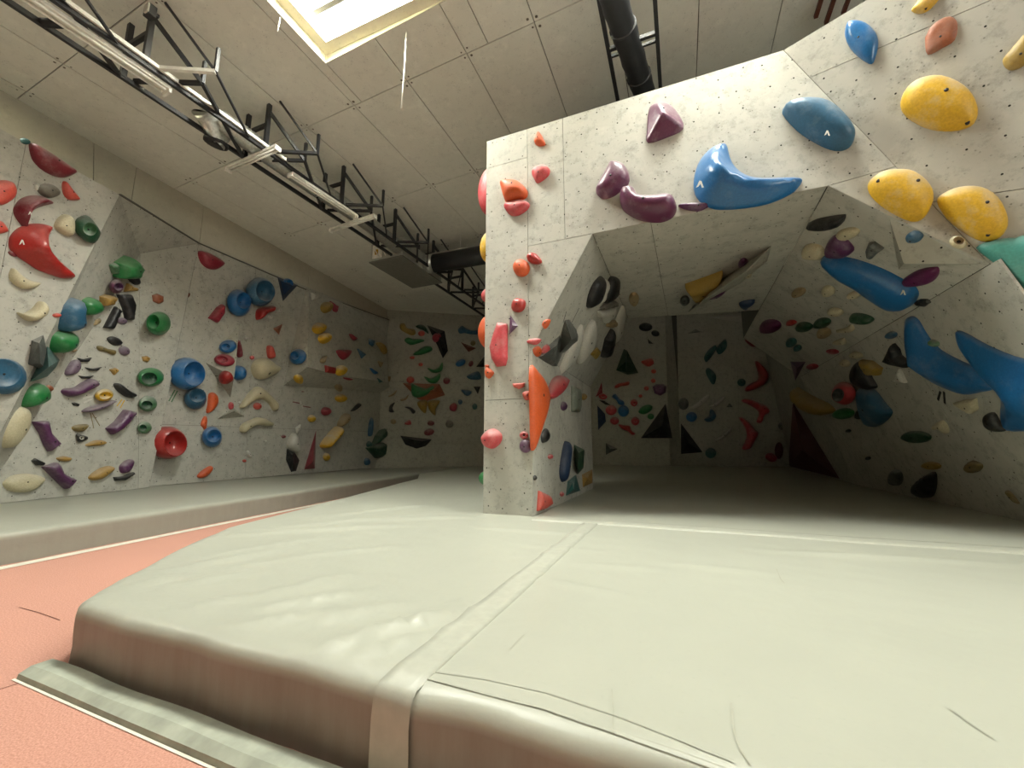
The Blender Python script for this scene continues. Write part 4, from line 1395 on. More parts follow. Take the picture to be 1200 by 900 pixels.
f('L5', 'navy', 'dark triangular volume under the ceiling band with a blue bowl on it', [(325, 324), (349, 334), (331.5, 353)], [(329, 329), (343, 335), (333, 346)], .25)
w_('L5', 'blue', 'blue bowl hold sitting on the dark triangular volume', (336.5, 333.5, 7, 7.5), (339, 332, 4.5, 4.5), .4)
e('L5', 'white', 'tiny white crimp hold beside the red bow hold, right', 327.5, 363.5, 3, 2.2)
e('L5', 'white', 'tiny white crimp hold just below the red bow hold', 317, 371, 2.5, 2.8)
e('L5', 'white', 'small round white button hold right of the grey pyramid volume', 289, 396, 3, 3)
w_('L5', 'blue', 'biggest bright blue bowl hold in the middle of the left wall', (218.7, 437.7, 21.3, 19), (227.7, 438, 12.5, 14.2), .55)
w_('L5', 'steelblue', 'dark blue bowl hold directly below the biggest blue bowl', (229, 467, 13.3, 12.6), (231.5, 463.5, 9.8, 8), .45)
f('L5', 'ply', 'large grey plywood pyramid volume jutting from the left wall', [(281, 380), (241, 425), (270, 466)], (274.5, 442), .65, 'pyramid_volume')
V0, V1_, V2_, V3_ = pL5.hit(281, 380), pL5.hit(241, 425), pL5.hit(270, 466), pL5.hit(274.5, 442, min(px_size(pL5, [(281, 380), (241, 425), (270, 466)]) * .65, .5))
PL['V1'] = plane3(V0, V1_, V3_)
PL['V2'] = plane3(V1_, V2_, V3_)
w_('V1', 'blue', 'blue oval bowl hold on the grey pyramid volume', (267, 406, 10.5, 7.6, -12), (264.5, 406.5, 5, 4, -10), .4)
w_('V1', 'crimson', 'red oval bowl hold on the grey pyramid volume', (263, 422, 12.5, 7, 8), (260.5, 421, 7, 4, 8), .4)
e('V2', 'red', 'glossy red dome hold on the underside of the grey pyramid volume', 264, 443, 8.5, 6.5, 35)
tapes('V2', 'black', 'black start tape strip below the red dome', [(251, 452, 256, 446), (254, 453, 258, 447)], .02)
e('L5', 'blue', 'blue knob hold peeking out right of the grey pyramid volume', 281, 437, 6.5, 8.7, 0, .8)
b('L5', 'maroon', 'narrow dark red hold on the right flank of the grey pyramid volume', [(279, 398), (281, 402), (283.5, 416), (280, 419), (278, 412)], .8)
b('L5', 'orange', 'orange red kidney hold right of the dark blue bowl', [(246, 461), (251, 460), (255.5, 465), (255.5, 473), (250, 481), (245, 484), (242.5, 483), (244, 474), (244.5, 466)], .4, 'kidney_hold')
b('L5', 'orange', 'slim orange hold above the lowest blue bowl', [(235.5, 497), (239, 488.5), (242, 488), (243, 495), (241, 504), (238, 501)], .4)
w_('L5', 'blue', 'lowest blue bowl hold on the left wall', (248.5, 512, 12, 12.3, -15), (250.5, 511, 8.5, 7.2, -15), .45)
w_('L5', 'red', 'big bright red bowl hold low on the left wall', (196.3, 518.7, 22.8, 19.2), (205.7, 519.7, 13.2, 14.6), .6)
b('L5', 'orange', 'flat orange red hold just above the mat right of the red bowl', [(232, 557), (238, 551), (247, 546), (249.5, 549), (246, 555), (239, 560), (233, 560)], .35)
b('L5', 'cream', 'cream skull like hold with a dark hole', [(297, 433), (299, 425), (306, 420), (314, 420), (322, 426), (328, 430), (326, 436), (318, 441), (308, 445), (300, 441)], .5, 'skull_hold', boltpx=[(316, 437), (315, 438)])
b('L5', 'cream', 'cream arch shaped hold, the larger of two', [(282, 477), (288, 467), (296, 457), (303, 453), (311, 457), (320, 466), (326, 473), (325, 480), (321, 481), (317, 474), (311, 469), (304, 468), (296, 471), (287, 478)], .3, 'arch_hold')
b('L5', 'cream', 'cream flat arch hold, the smaller and lower of two', [(282, 504), (285, 497), (295, 492), (304, 489), (312, 491), (321, 497), (316, 499.5), (304, 498.5), (295, 501), (286, 507.5)], .4, 'arch_hold')
e('L5', 'coral', 'small coral ball hold beneath the larger cream arch', 302, 476, 4.2, 4.2, 0, .6)
f('L5', 'ply', 'small grey pyramid volume below the kidney hold row', [(254.5, 491), (273, 478), (286.5, 488)], (274.5, 481.5), .7, 'pyramid_volume')
e('L5', 'pink', 'small pink oval hold standing on the small grey pyramid', 271, 475.5, 3, 4.6)
b('L5', 'coral', 'upright red stick hold on top of the cream skull hold', [(314, 406), (318, 405), (321, 412), (321.5, 419), (316, 420), (314, 414)], .6)
e('L5', 'pink', 'tiny pink dot hold left of the upright red stick', 295.5, 419, 2.6, 2.5)
e('L5', 'maroon', 'tiny dark red dot hold left of the white block hold', 332.5, 511.5, 2.6, 2)
e('L5', 'white', 'tiny white oval crimp low on the left wall above the small red chip', 292, 532.5, 2.4, 4.6, -30)
e('L5', 'white', 'tiny white dot hold below the smaller cream arch', 311, 517, 1.8, 1.4)
e('L5', 'white', 'tiny white dot hold left of the larger cream arch', 281, 472, 1.8, 1.8)
e('L5', 'coral', 'tiny red chip hold low on the left wall', 286.5, 540, 2.2, 1.8)
b('L5', 'white', 'white rounded block hold above the black rhombus', [(345.6, 507.5), (350.6, 517.5), (351, 526), (346, 530.6), (337.8, 522.5), (340.6, 512.5)], .5, 'block_hold')
s('L5', 'white', 'tiny white spike hold on top of the white block hold', [(346.5, 502), (352, 497), (351, 503), (348, 508)], .5)
f('L5', 'black', 'black rhombus volume below the white block hold', [(336, 525.5), (346, 531), (351, 539.5), (347, 552), (341, 553), (335, 539)], [(342, 533), (344, 545)], .3, 'rhombus_volume')
f('L5', 'crimson', 'tall thin red triangular spike volume standing near the mat', [(370.5, 504), (369, 549), (356.5, 550)], (366.5, 541), .8, 'spike_volume')
b('L5', 'tan', 'pale egg shaped hold at the tip of the yellow pod', [(397, 499), (398, 494), (403, 486), (408, 484.5), (409, 491), (405, 497), (399, 500.5)], .5)
b('L5', 'yellow', 'yellow pod shaped pinch hold on the lower left wall', [(378, 521), (384, 512), (392, 503), (397, 499.5), (399.5, 504), (396, 512), (389, 519), (384, 525), (379, 524.5)], .5, 'pinch_hold')
e('L5', 'yellow', 'small yellow ball hold left of the red apple like hold', 365.5, 490.5, 4, 4.2, 0, .6)
e('L5', 'yellow', 'small yellow drop hold below the yellow pod', 383, 535.5, 3.5, 4.6)
e('L5', 'crimson', 'red apple like hold with chalked top below the overhang', 382.5, 482, 4.8, 5.2, 30, .6)
e('L5', 'yellow', 'yellow disc hold at the root of the overhang', 400, 466.5, 6.7, 5, 0, .4)
e('LU', 'yellow', 'yellow dome hold under the left corner of the overhang', 350, 444.5, 5.6, 4.4)
w_('LU', 'maroon', 'dark red ring hold on the underside of the overhang', (354.5, 461.5, 4, 4.3), (355, 461.5, 2.2, 2.2), .4, 'ring_hold')
e('LU', 'tan', 'brown and cream knob under the middle of the overhang', 397, 454.5, 4.6, 3.6)
tapes('L5', 'maroon', 'dark red start tape strip below the overhang', [(343, 471, 351, 472.5), (355, 476, 364, 477.5)], .03)
tapes('L5', 'white', 'white tape scrap below the overhang of the box', [(352, 470, 353, 474), (353.5, 475, 355, 478.5)], .06)
s('L5', 'black', 'thin black stick hold above the pale egg hold', [(412, 482), (418, 475), (421, 472.5), (420, 476), (415, 480)], .6)
s('L5', 'darkgreen', 'dark green leaf shaped hold at the corner of the left and back walls', [(449, 501), (452.5, 510), (442, 519), (437, 521), (441, 511)], .4)
s('L5', 'darkgreen', 'dark green block hold in the corner just above the mat', [(437, 521), (452, 517), (453, 535), (441, 537), (430, 525)], .4, 'block_hold')
b('L5', 'steelblue', 'dim blue stick hold above the dark green leaf', [(432, 510), (433, 496), (436, 489), (437, 497), (435.5, 510)], .6)
e('L5', 'teal', 'dim teal knob left of the dark green block hold', 433, 521, 3, 4)
e('L5', 'steelblue', 'dim blue knob just above the mat in the far left corner', 430.5, 541, 3, 4.5)
# ---- box front
s('LB', 'white', 'white chip hold at the top left of the overhanging box', [(365, 343), (369, 346), (372, 350), (366, 351.5)], .4)
e('LB', 'mustard', 'yellow ball hold at the top of the box beside a red chip', 383, 360, 5.6, 6.6, 0, .5)
s('LB', 'crimson', 'red chip hold right of the top yellow ball', [(387, 353), (396, 359.5), (394.5, 366), (391, 364)], .4)
e('LB', 'yellow', 'yellow ball hold, left one of the touching pair on the box', 374.5, 384.5, 7, 6.6, 0, .5)
e('LB', 'yellow', 'yellow ball hold, right one of the touching pair on the box', 381, 396, 6.6, 6.5, 0, .5)
b('LB', 'crimson', 'small red peg hold in the middle of the box', [(410, 391), (414, 393), (418.5, 397), (415, 399), (411.5, 395)], .6)
b('LB', 'crimson', 'red half bowl hold on the lower box front', [(395.5, 410.5), (403, 409.5), (411, 410.5), (409.5, 417), (404, 421.5), (399, 418)], .45, 'half_moon_hold')
s('LB', 'steelblue', 'small dark blue chip hold near the right edge of the box', [(433, 397), (439, 399), (437, 406), (433, 403)], .4)
s('LB', 'steelblue', 'blue grey triangular chip right of the red half bowl', [(419, 408.5), (429, 415.5), (424, 420)], .3)
b('LB', 'mustard', 'mustard hooked hold at the right edge of the box', [(442, 402), (445, 401), (450, 406), (452, 415), (449, 413), (446, 408)], .5)
s('LB', 'tan', 'cream chip hold on the right part of the box below the mustard hook', [(443, 423), (449, 424.5), (446, 430.5)], .4)
b('LB', 'tan', 'small bone coloured peg left above the red square hold', [(376, 424), (378, 418.5), (383, 417), (381, 422), (380, 425.5)], .5)
s('LB', 'red', 'red square hold with chalked face at the lower edge of the box', [(381, 428), (393, 430.5), (392.5, 438), (382, 436)], .4, 'block_hold')
e('LB', 'yellow', 'yellow ball hold right of the red square hold', 400, 434, 6.2, 6.2, 0, .5)
b('LB', 'crimson', 'thin dark red hold on the lower rim of the box', [(402, 442.5), (408, 442.5), (414, 445), (408, 445.5)], .6)
b('LB', 'blue', 'small blue dart hold on the lower right of the box', [(434, 431), (439, 434), (443, 437), (440, 438.5), (436, 435)], .5)
s('LB', 'teal', 'small teal chip hold at the lower right corner of the box', [(442, 443), (446, 445.5), (449, 447.5), (445, 448.5)], .4)
s('K1', 'tan', 'cream block hold at the corner beside the overhanging box', [(450, 440), (458, 441), (457, 447), (451, 446)], .5)
w_('LN', 'blue', 'blue bowl hold on the narrow side of the overhanging box', (349, 418, 10.2, 9, -25), (345.5, 416.5, 5, 5, -25), .4)
# ---- back wall left of the pillar
b('K1', 'mustard', 'mustard banana hold at the top of the back wall', [(469, 379.5), (474, 379), (477.5, 384), (486, 386), (487, 391), (482, 392.5), (474, 389), (469, 385)], .4)
b('K1', 'darkgreen', 'dark green arc hold at the top of the back wall', [(487, 382), (493, 380), (499, 383), (502.5, 391), (497, 387), (490, 384.5)], .5, 'crescent_hold')
e('K1', 'coral', 'coral knob below the green arc hold', 494, 390.5, 4, 3.2)
b('K1', 'green', 'green fish shaped hold, the upper of two', [(474, 398), (478, 395), (484, 397), (492, 397), (498, 399), (492, 401.5), (483, 404), (477, 402)], .5, 'fish_hold')
b('K1', 'green', 'green fish shaped hold, the lower of two', [(484, 415), (491, 409.5), (498, 405.5), (505, 406), (507, 410), (501, 413.5), (491, 416)], .5, 'fish_hold')
f('K1', 'black', 'big black faceted volume on the back wall with a pink ball on it', [(500.5, 381), (521, 388), (525, 411), (519, 420), (513, 406)], [(514, 392), (518, 408)], .3, 'faceted_volume')
e('K1', 'crimson', 'pink red ball hold on the big black volume', 513, 394, 5.6, 5.6, 0, .7, mid=.9)
e('K1', 'coral', 'tiny coral chip below the lower green fish, left', 483, 419, 3, 1.8)
e('K1', 'coral', 'tiny coral chip between the lower green fish and the green crescents', 493, 427, 2.6, 2.2)
b('K1', 'green', 'green crescent hold, the upper of two on the back wall', [(501, 431), (508, 433), (514, 430), (518.5, 424), (519, 432), (516, 436), (507, 436.5)], .5, 'crescent_hold')
b('K1', 'green', 'green crescent hold, the lower of two on the back wall', [(497, 441), (504, 443), (510, 441), (515.5, 437), (516, 443), (511, 449), (503, 448)], .5, 'crescent_hold')
e('K1', 'maroon', 'dark red disc hold right of the lower green crescent', 523.5, 446, 4, 4)
e('K1', 'coral', 'coral pebble hold left of the lower green crescent', 481, 445, 4.6, 4)
b('K1', 'steelblue', 'dark blue bone hold high on the back wall beside the pillar', [(537, 386), (541, 381.5), (546, 384), (554, 387), (561, 386), (561.5, 391), (552, 391.5), (545, 390), (539, 390.5)], .5, 'bone_hold')
f('K1', 'brown', 'dark brown triangle volume on the back wall below the blue bone', [(540, 401), (558, 408), (549, 412.5)], None, .3)
e('K1', 'olive', 'small olive button right of the blue bone, above the brown triangle', 554.5, 402, 3, 3)
e('K1', 'blue', 'blue bean hold below the brown triangle', 540, 425, 6.2, 4, -25)
e('K1', 'maroon', 'dark red bean hold right of the blue bean', 552, 426, 2.6, 3.6, 20)
b('K1', 'steelblue', 'blue horn hold half hidden behind the pillar', [(547, 441), (552, 437.5), (561, 435), (564, 444), (552, 444.5)], .4)
f('K1', 'black', 'black triangle volume half hidden behind the pillar edge', [(558, 430), (568, 417), (570, 430)], None, .3)
f('K2', 'rust', 'dark rust coloured volume on the back wall holding a green jug', [(472, 449), (515, 450), (521.5, 463), (500, 470), (490, 468)], [(488, 455), (508, 458)], .3, 'faceted_volume')
b('K2', 'green', 'large green jug hold on the rust coloured volume', [(482, 449.5), (490, 452), (500, 454.5), (508, 451.5), (509.5, 455), (503, 462), (493, 466), (484, 464)], .5, 'jug_hold', mid=.8)
w_('K2', 'pink', 'pink ring hold on the rust coloured volume', (510, 460, 3.8, 4), (510, 460, 1.8, 2), .4, 'ring_hold')
b('K2', 'mustard', 'mustard shell hold, left of the pair on the back wall', [(489, 472), (495, 468.5), (501, 470), (500, 480), (498, 484.5), (492, 479)], .4, 'shell_hold')
b('K2', 'mustard', 'mustard shell hold, right of the pair on the back wall', [(502, 470.5), (510, 469), (516, 470), (511, 479), (510, 487), (503, 480)], .4, 'shell_hold')
b('K2', 'tan', 'thin cream hook hold on the dim back wall, left one', [(455, 464), (460, 461), (465, 457), (463, 462), (457, 465)], .5)
b('K2', 'tan', 'thin cream hook hold on the dim back wall, right one', [(469, 468), (475, 466), (479, 462), (476.5, 468), (471, 470)], .5)
b('K2', 'black', 'black hook hold with pale edge on the dim back wall, left one', [(456, 482.5), (457, 475), (463, 471.5), (460, 478), (462, 483)], .5)
b('K2', 'black', 'black hook hold on the dim back wall, right one', [(474, 477), (481, 477), (487, 482), (484, 485), (480, 480)], .5)
b('K2', 'crimson', 'red knob hold on the dim back wall right of the mustard shells', [(527, 476), (532, 472), (536, 475), (534, 482), (528, 481)], .5)
e('K2', 'steelblue', 'tiny blue grey knob right above the red knob', 539.5, 471, 2.6, 3)
b('K2', 'steelblue', 'blue half cup hold left of the pillar', [(541, 456.5), (553, 458.5), (549, 464), (544, 462)], .5, 'half_moon_hold')
f('K2', 'black', 'small black chip right of the blue half cup at the pillar edge', [(555, 453), (563, 453), (560, 462)], None, .3, 'chip_hold', 'hold')
e('K2', 'teal', 'tiny teal knob beside the pillar', 556.5, 476.5, 3, 3.6)
e('K2', 'tan', 'dim cream nub low on the back wall, left one', 461, 494, 3.2, 3)
b('K2', 'pink', 'dim pink hook low on the back wall', [(474, 496), (480, 492), (482, 497), (477, 498)], .5)
e('K2', 'maroon', 'dim red knob above the dark red lump on the back wall', 505, 496, 4.2, 3)
e('K2', 'maroon', 'dim dark red lump low on the back wall', 503, 506.5, 6.2, 4, -15)
e('K2', 'grey', 'pale and black mottled hold low on the back wall', 527, 497, 4.6, 4.4)
f('K2', 'black', 'black half round volume low on the back wall near the mat', [(469, 510.5), (506, 515), (499, 523), (488, 527), (475, 521)], [(483, 515), (494, 517)], .3, 'half_round_volume')

# ---- pillar and front wall
b('P', 'orange', 'small orange pointed hold at the top of the pillar', [(626, 164), (629, 157), (631.5, 154.5), (635, 159), (638.5, 168), (632, 170), (627, 168)], .6)
b('P', 'pink', 'red egg shaped hold high on the pillar', [(623, 202), (627, 196), (636, 193), (643, 196), (643, 203), (637, 209), (629, 213.5), (625, 208)], .45, 'egg_hold', boltpx=[(631, 202)])
b('P', 'orange', 'large orange lumpy hold high on the pillar', [(586, 215), (590, 211), (600, 210.5), (609, 213), (617, 222), (615, 230), (606, 233), (593, 236), (589, 229), (587, 221)], .5, boltpx=[(600, 215)])
b('P', 'pink', 'red half moon hold directly below the large orange hold', [(590, 239.5), (600, 235.5), (612, 234), (620, 238), (617, 245), (608, 251), (600, 252), (594, 248)], .45, 'half_moon_hold', boltpx=[(603, 240.5)])
b('P', 'red', 'small red lemon shaped hold at the upper right of the round orange hold', [(617, 300), (622, 296), (628, 297), (634, 304), (633, 308), (626, 309), (619, 306)], .5)
e('P', 'orange', 'round orange hold in the middle of the pillar', 610.5, 313.5, 9.6, 10, 0, .45, boltpx=[(609, 311)])
b('P', 'red', 'red rounded hold above the purple triangle on the pillar', [(599, 360), (601, 352), (607, 349), (615, 352), (614, 361), (608, 365.5), (601, 364)], .45)
f('P', 'purple', 'small purple triangle hold on the pillar', [(598, 369), (607, 382), (596.5, 392.5)], None, .35, 'triangle_hold', 'hold')
s('P', 'pink', 'tall pink red angular hold on the left half of the pillar', [(583, 378), (594, 379.5), (594, 420), (592, 428), (582, 429.5), (576, 420), (574, 407), (578, 392)], .4, boltpx=[(581.5, 404.5)])
b('P', 'orange', 'small orange knob at the slanted pillar edge', [(635, 381), (637, 376), (641, 374), (645, 374.5), (642, 382), (638, 385)], .5)
b('P', 'pink', 'small pink lozenge hold at the slanted pillar edge', [(617, 400), (622, 397), (632, 396.5), (634, 399), (628, 404), (620, 402.5)], .4)
b('P', 'orange', 'small orange three lobed hold with a hole on the left pillar edge', [(568, 435), (570.5, 430), (575, 433), (578.5, 437), (573, 443.5), (569, 441)], .5, boltpx=[(572, 436.5)])
e('P', 'orange', 'tiny orange dot hold above the three lobed orange hold', 570.5, 429, 2.5, 1.8)
s('P', 'coral', 'small red flat topped hold low on the pillar', [(600.5, 449.5), (615, 448.5), (614, 453), (608, 456), (602, 454)], .5)
b('P', 'coral', 'small coral triangular ring hold right of the flat topped hold', [(612, 461), (617, 458), (622, 459), (621, 467.5), (615, 468.5)], .5, boltpx=[(618, 463)])
b('P', 'pink', 'pink chalky cone hold on the lower left pillar edge', [(564, 513), (570, 505), (577, 502), (585, 507), (586.5, 514), (583, 521), (575, 526), (567, 522)], .7, 'cone_hold', boltpx=[(569, 516)])
w_('P', 'pink', 'small red ring hold above the purple disc', (614, 510, 5.2, 4.6), (614, 509.5, 2.4, 2), .45, 'ring_hold')
e('P', 'purple', 'purple disc hold low on the pillar', 615.5, 522.5, 7, 8.3, 0, .4, 'disc_hold')
# holds on the hidden left side of the pillar that stick out past its edge
def side_hold(y0, y1, out, mat, label, Yc):
    z1, z0 = pP.hit(568, y0)[2], pP.hit(568, y1)[2]
    rz = (z1 - z0) / 2
    zc = (z0 + z1) / 2
    vs, fs = [], []
    nr, ns = 6, 16
    for a in range(nr + 1):
        t = a / nr * math.pi / 2
        for k in range(ns):
            u = 2 * math.pi * k / ns
            vs.append((xl - out * math.sin(t), Yc + min(rz * 0.8, 0.13) * math.cos(t) * math.cos(u), zc + rz * math.cos(t) * math.sin(u)))
    for a in range(nr):
        for k in range(ns):
            fs.append((a * ns + k, a * ns + (k + 1) % ns, (a + 1) * ns + (k + 1) % ns, (a + 1) * ns + k))
    o = mesh('side_hold', vs, fs, M[mat], smooth=True, origin=(xl, Yc, zc))
    bolt(o, (xl - out, Yc, zc), np.array([-1.0, 0, 0]), 0.012)
    finish(o, label, 'hold')
side_hold(190, 247, 0.19, 'pink', 'pink rounded hold sticking out past the upper left pillar edge', 4.84)
side_hold(266, 304, 0.145, 'yellow', 'yellow hold peeking out past the left pillar edge below the pink one', 4.84)
side_hold(333, 351, 0.125, 'pink', 'small red hold peeking out past the left pillar edge', 4.84)
side_hold(366, 406, 0.16, 'orange', 'orange hold peeking out past the left pillar edge', 4.84)
side_hold(552, 571, 0.13, 'green', 'green hold peeking out low at the left pillar edge', 4.84)
# upper front wall
q = b('P', 'plum', 'purple pointed cone hold high on the front wall', [(759, 164), (758, 150), (760, 126), (766, 119), (775, 117), (785, 120), (795, 131), (801, 147), (783, 157)], .45, 'cone_hold', 'r', boltpx=[(777, 126)])
b('P', 'plum', 'purple bean hold with a chalked left rim on the front wall', [(698, 224), (700, 216), (709, 200), (714, 190.5), (722, 189), (732, 193), (737, 203), (736, 213), (728, 221), (718, 228), (706, 231)], .4, 'bean_hold')
b('P', 'plum', 'purple rolled sausage hold with a central notch on the front wall', [(726, 229), (730, 222), (743, 221), (747, 228), (755, 231), (770, 230.5), (780, 229), (789, 231), (793, 240), (789, 250), (778, 256), (765, 257), (748, 254), (733, 246), (727, 238)], .55, 'roll_hold', boltpx=[(754, 234)])
b('P', 'purple', 'thin purple sliver hold between the sausage hold and the blue crescent', [(795, 240), (810, 237.5), (836, 238), (828, 243), (818, 247), (802, 244.5)], .5, 'sliver_hold')
q = b('P', 'blue', 'huge glossy blue crescent hold on the edge above the passage', [(813, 210), (816, 192), (823, 178), (835, 166), (848, 161), (853, 164), (856, 176), (862, 188), (875, 198), (895, 202), (930, 201), (943, 203), (940, 210), (930, 219), (905, 230), (875, 236), (845, 238), (828, 234), (817, 224)], .42, 'crescent_hold', 'r', .4, bolts=0)
logo(pP, q, 820, 216, 8, 0.2)
q = b('P', 'steelblue', 'large dark blue oval hold beside the panel crease on the front wall', [(918, 128), (925, 120), (945, 116), (965, 118), (980, 125), (995, 140), (1003, 155), (1000, 166), (990, 172), (975, 171), (955, 162), (935, 148)], .35, 'oval_hold', bolts=0)
logo(pP, q, 969, 156, 6, 0.2)
b('P', 'yellow', 'big yellow rounded hold with chalked top, left of the two side by side', [(1019, 215), (1025, 205), (1040, 199), (1065, 199), (1082, 208), (1093, 222), (1094, 238), (1086, 252), (1075, 257), (1060, 253), (1040, 242), (1024, 228)], .35, 'sloper_hold', boltpx=[(1075, 212.5), (1031, 210)])
w_('P', 'cream', 'small yellow cream ring hold below the two big yellow holds', (1123, 284, 11, 7.5, 10), (1124, 282, 7, 4.5, 10), .5, 'ring_hold', 'tan')
# leaning facet on the right
b('B', 'blue', 'bright blue drop shaped hold at the top of the leaning right wall', [(990, 42), (992, 27), (1002, 23), (1015, 26), (1026, 37), (1029, 50), (1026, 65), (1021, 74), (1010, 69), (997, 57)], .35, 'drop_hold', boltpx=[(1006, 44)])
b('B', 'rust', 'flat orange brown shield hold near the top right', [(1084, 47), (1086, 40), (1092, 30), (1105, 21), (1116, 20), (1122, 28), (1119, 46), (1104, 56), (1087, 63.5)], .2, 'shield_hold', 'flat', boltpx=[(1102, 43)])
b('B', 'yellow', 'yellow hold cut by the top picture edge', [(1068, 12), (1074, 3), (1082, -8), (1103, -8), (1092, 8), (1080, 15)], .35, boltpx=[(1085, 9)])
b('B', 'mustard', 'mustard finger shaped hold cut by the right picture edge', [(1175, 71), (1183, 59), (1205, 37), (1216, 60), (1197, 78), (1182, 81)], .35)
b('B', 'yellow', 'biggest yellow dome hold on the leaning right wall', [(1055, 118), (1062, 102), (1080, 90), (1105, 87), (1130, 98), (1143, 115), (1146, 132), (1138, 146), (1115, 152), (1090, 150), (1070, 141), (1058, 131)], .35, 'sloper_hold', boltpx=[(1109, 106), (1134, 141)])
b('B', 'yellow', 'big yellow rounded hold with chalked top, right of the two side by side', [(1098, 236), (1105, 226), (1125, 218), (1150, 218), (1170, 230), (1181, 252), (1180, 268), (1168, 280), (1150, 282), (1130, 272), (1110, 256)], .35, 'sloper_hold', boltpx=[(1157, 237), (1158, 275)])
b('B', 'aqua', 'large turquoise smooth hold cut by the right picture edge', [(1144, 290), (1165, 281), (1190, 278), (1230, 279), (1245, 380), (1222, 366), (1190, 335), (1165, 308)], .25, 'sloper_hold')

# ---- passage, left side
b('E1', 'orange', 'tall bright orange half moon hold on the pillar corner', [(622.6, 431), (629, 434), (638, 446), (643, 464), (641, 482), (634, 504), (626, 527), (624, 520), (623, 480)], .12, 'half_moon_hold', 'flat')
b('E1', 'pink', 'pink leaf shaped hold with chalky top right of the orange half moon', [(643, 463), (647, 449), (652, 441.5), (660, 440), (665, 445), (662, 456), (655, 464), (647, 468)], .25, 'leaf_hold')
b('E1', 'black', 'black half round hold below right of the orange half moon', [(637, 505), (641, 502), (644, 510), (642, 517), (636.5, 519), (635, 512)], .25)
e('E1', 'purple', 'small purple knob right below the pink leaf hold', 661, 476, 3.2, 5.5, 0, .3)
s('E1', 'greygreen', 'grey green trapezoid block hold on the passage side wall', [(671, 451), (679.5, 456), (679, 483), (671, 482)], .2, 'block_hold')
e('E1', 'pink', 'small pink knob in the middle of the lower passage side wall', 645, 535, 2.6, 3, 0, .3)
b('E1', 'navy', 'narrow dark blue shield hold on the lower passage side wall', [(664, 517), (667, 525), (664, 555), (661, 565), (658, 555), (660, 535)], .25, 'shield_hold')
f('E1', 'darkgreen', 'dark green kite shaped volume low on the passage side wall', [(673, 521), (685, 527), (684, 548), (677, 556), (673, 540)], [(678, 531), (678, 547)], .25, 'kite_volume')
f('E1', 'teal', 'teal wedge volume at the foot of the passage side wall', [(665, 564), (675, 556), (680, 575), (663, 581)], [(671, 566), (672, 574)], .3, 'wedge_volume')
f('E1', 'ochre', 'dim ochre wedge volume at the far foot of the passage side wall', [(682, 556), (694, 550), (694, 566), (683, 571)], None, .25, 'wedge_volume')
s('E1', 'coral', 'red faceted hold at the foot of the pillar', [(632, 575), (644, 581), (647, 591), (640, 596), (630.5, 599)], .25, 'faceted_hold')
e('E1', 'black', 'tiny dark chip near the pillar corner above the red faceted hold', 627, 560, 1.6, 3, 0, .3)
e('E1', 'pink', 'tiny pink knob at the foot of the passage side wall left of the teal wedge', 658.5, 579, 1.8, 3, 0, .3)
e('E1', 'ochre', 'small pale ochre knob right of the grey green trapezoid', 684.5, 465, 3, 4, 0, .3)
f('E2', 'rock', 'dark chalky panel volume at the slanted pillar edge holding two small holds', [(625, 421), (656, 393), (661, 410), (652, 431), (645, 434)], [(636, 417), (653, 404), (650, 424)], .12, 'panel_volume')
e('E2', 'orange', 'orange oval hold on the dark panel volume', 632.5, 414, 4.5, 7, 25, .3, mid=1.2)
e('E2', 'pink', 'red oval hold on the dark panel volume', 643, 412.5, 3.6, 7.5, 25, .3, mid=1.2)
f('E2', 'rock', 'grey rocky spike volume leaning over the dark panel', [(655, 415), (658, 390), (662, 375), (667, 374.5), (680, 393), (680, 400), (672, 405), (662, 413)], [(665, 385), (670, 398)], .45, 'rock_volume')
for lab, p_ in (('white board shaped hold on the slanted passage wall, lowest and nearest', [(655, 438), (662, 420), (672, 400), (679, 385), (682.5, 381), (682.5, 393), (674, 420), (658, 437)]),
                ('white board shaped hold on the slanted passage wall, the middle one with a hole', [(677.5, 424), (681, 405), (692, 380), (697, 376), (698, 393), (692, 410), (680, 425)]),
                ('white board shaped hold on the slanted passage wall, uppermost and farthest', [(719, 401), (720, 385), (727, 365), (731, 358), (732, 368), (729, 388), (721, 401)])):
    b('E2', 'white', lab, p_, .16, 'board_hold', 'flat', bolts=1)
b('E2', 'black', 'black oval hold with pale rim, left of the pair under the passage roof', [(690, 360.5), (692, 347), (698, 333), (706, 324.5), (709, 329), (706, 343), (700, 356), (694, 360.5)], .3, 'oval_hold')
b('E2', 'white', 'pale rim slab behind the left black oval hold', [(700, 357), (707, 344), (710, 328), (714, 331), (715, 338), (709, 352)], .2, 'slab_hold')
b('E2', 'black', 'black oval hold with pale rim, right of the pair under the passage roof', [(707, 356), (710, 343), (716, 328), (721, 323), (725, 326), (723, 342), (716, 353)], .3, 'oval_hold')
b('E2', 'white', 'pale rim slab behind the right black oval hold', [(717, 352), (723, 341), (725.5, 326), (728, 331), (727, 340), (722, 350)], .2, 'slab_hold')
s('E2', 'white', 'white fang shaped hold below the black ovals', [(702, 365), (720, 359), (718, 369), (709, 379), (707, 372), (702, 372)], .3, 'fang_hold')
s('E2', 'grey', 'grey wedge hold between the black ovals and the white fang', [(704, 362), (712, 354), (722, 353), (721, 359)], .3)
b('E2', 'tan', 'tan knob hold below the white fang', [(711, 382), (716, 376), (723, 376), (722, 383), (715, 384)], .3)
s('E2', 'black', 'long black stick hold left of the farthest white board', [(706, 419), (711, 398), (718, 386), (718, 395), (712, 417)], .3, 'stick_hold')
s('E2', 'mustard', 'mustard square hold right of the middle white board', [(692, 415), (700, 407), (704, 412), (698, 421)], .25)
tapes('E2', 'black', 'thin black tape strip above the dark panel volume', [(660, 378, 664, 365), (670, 378, 679, 361)], .012)

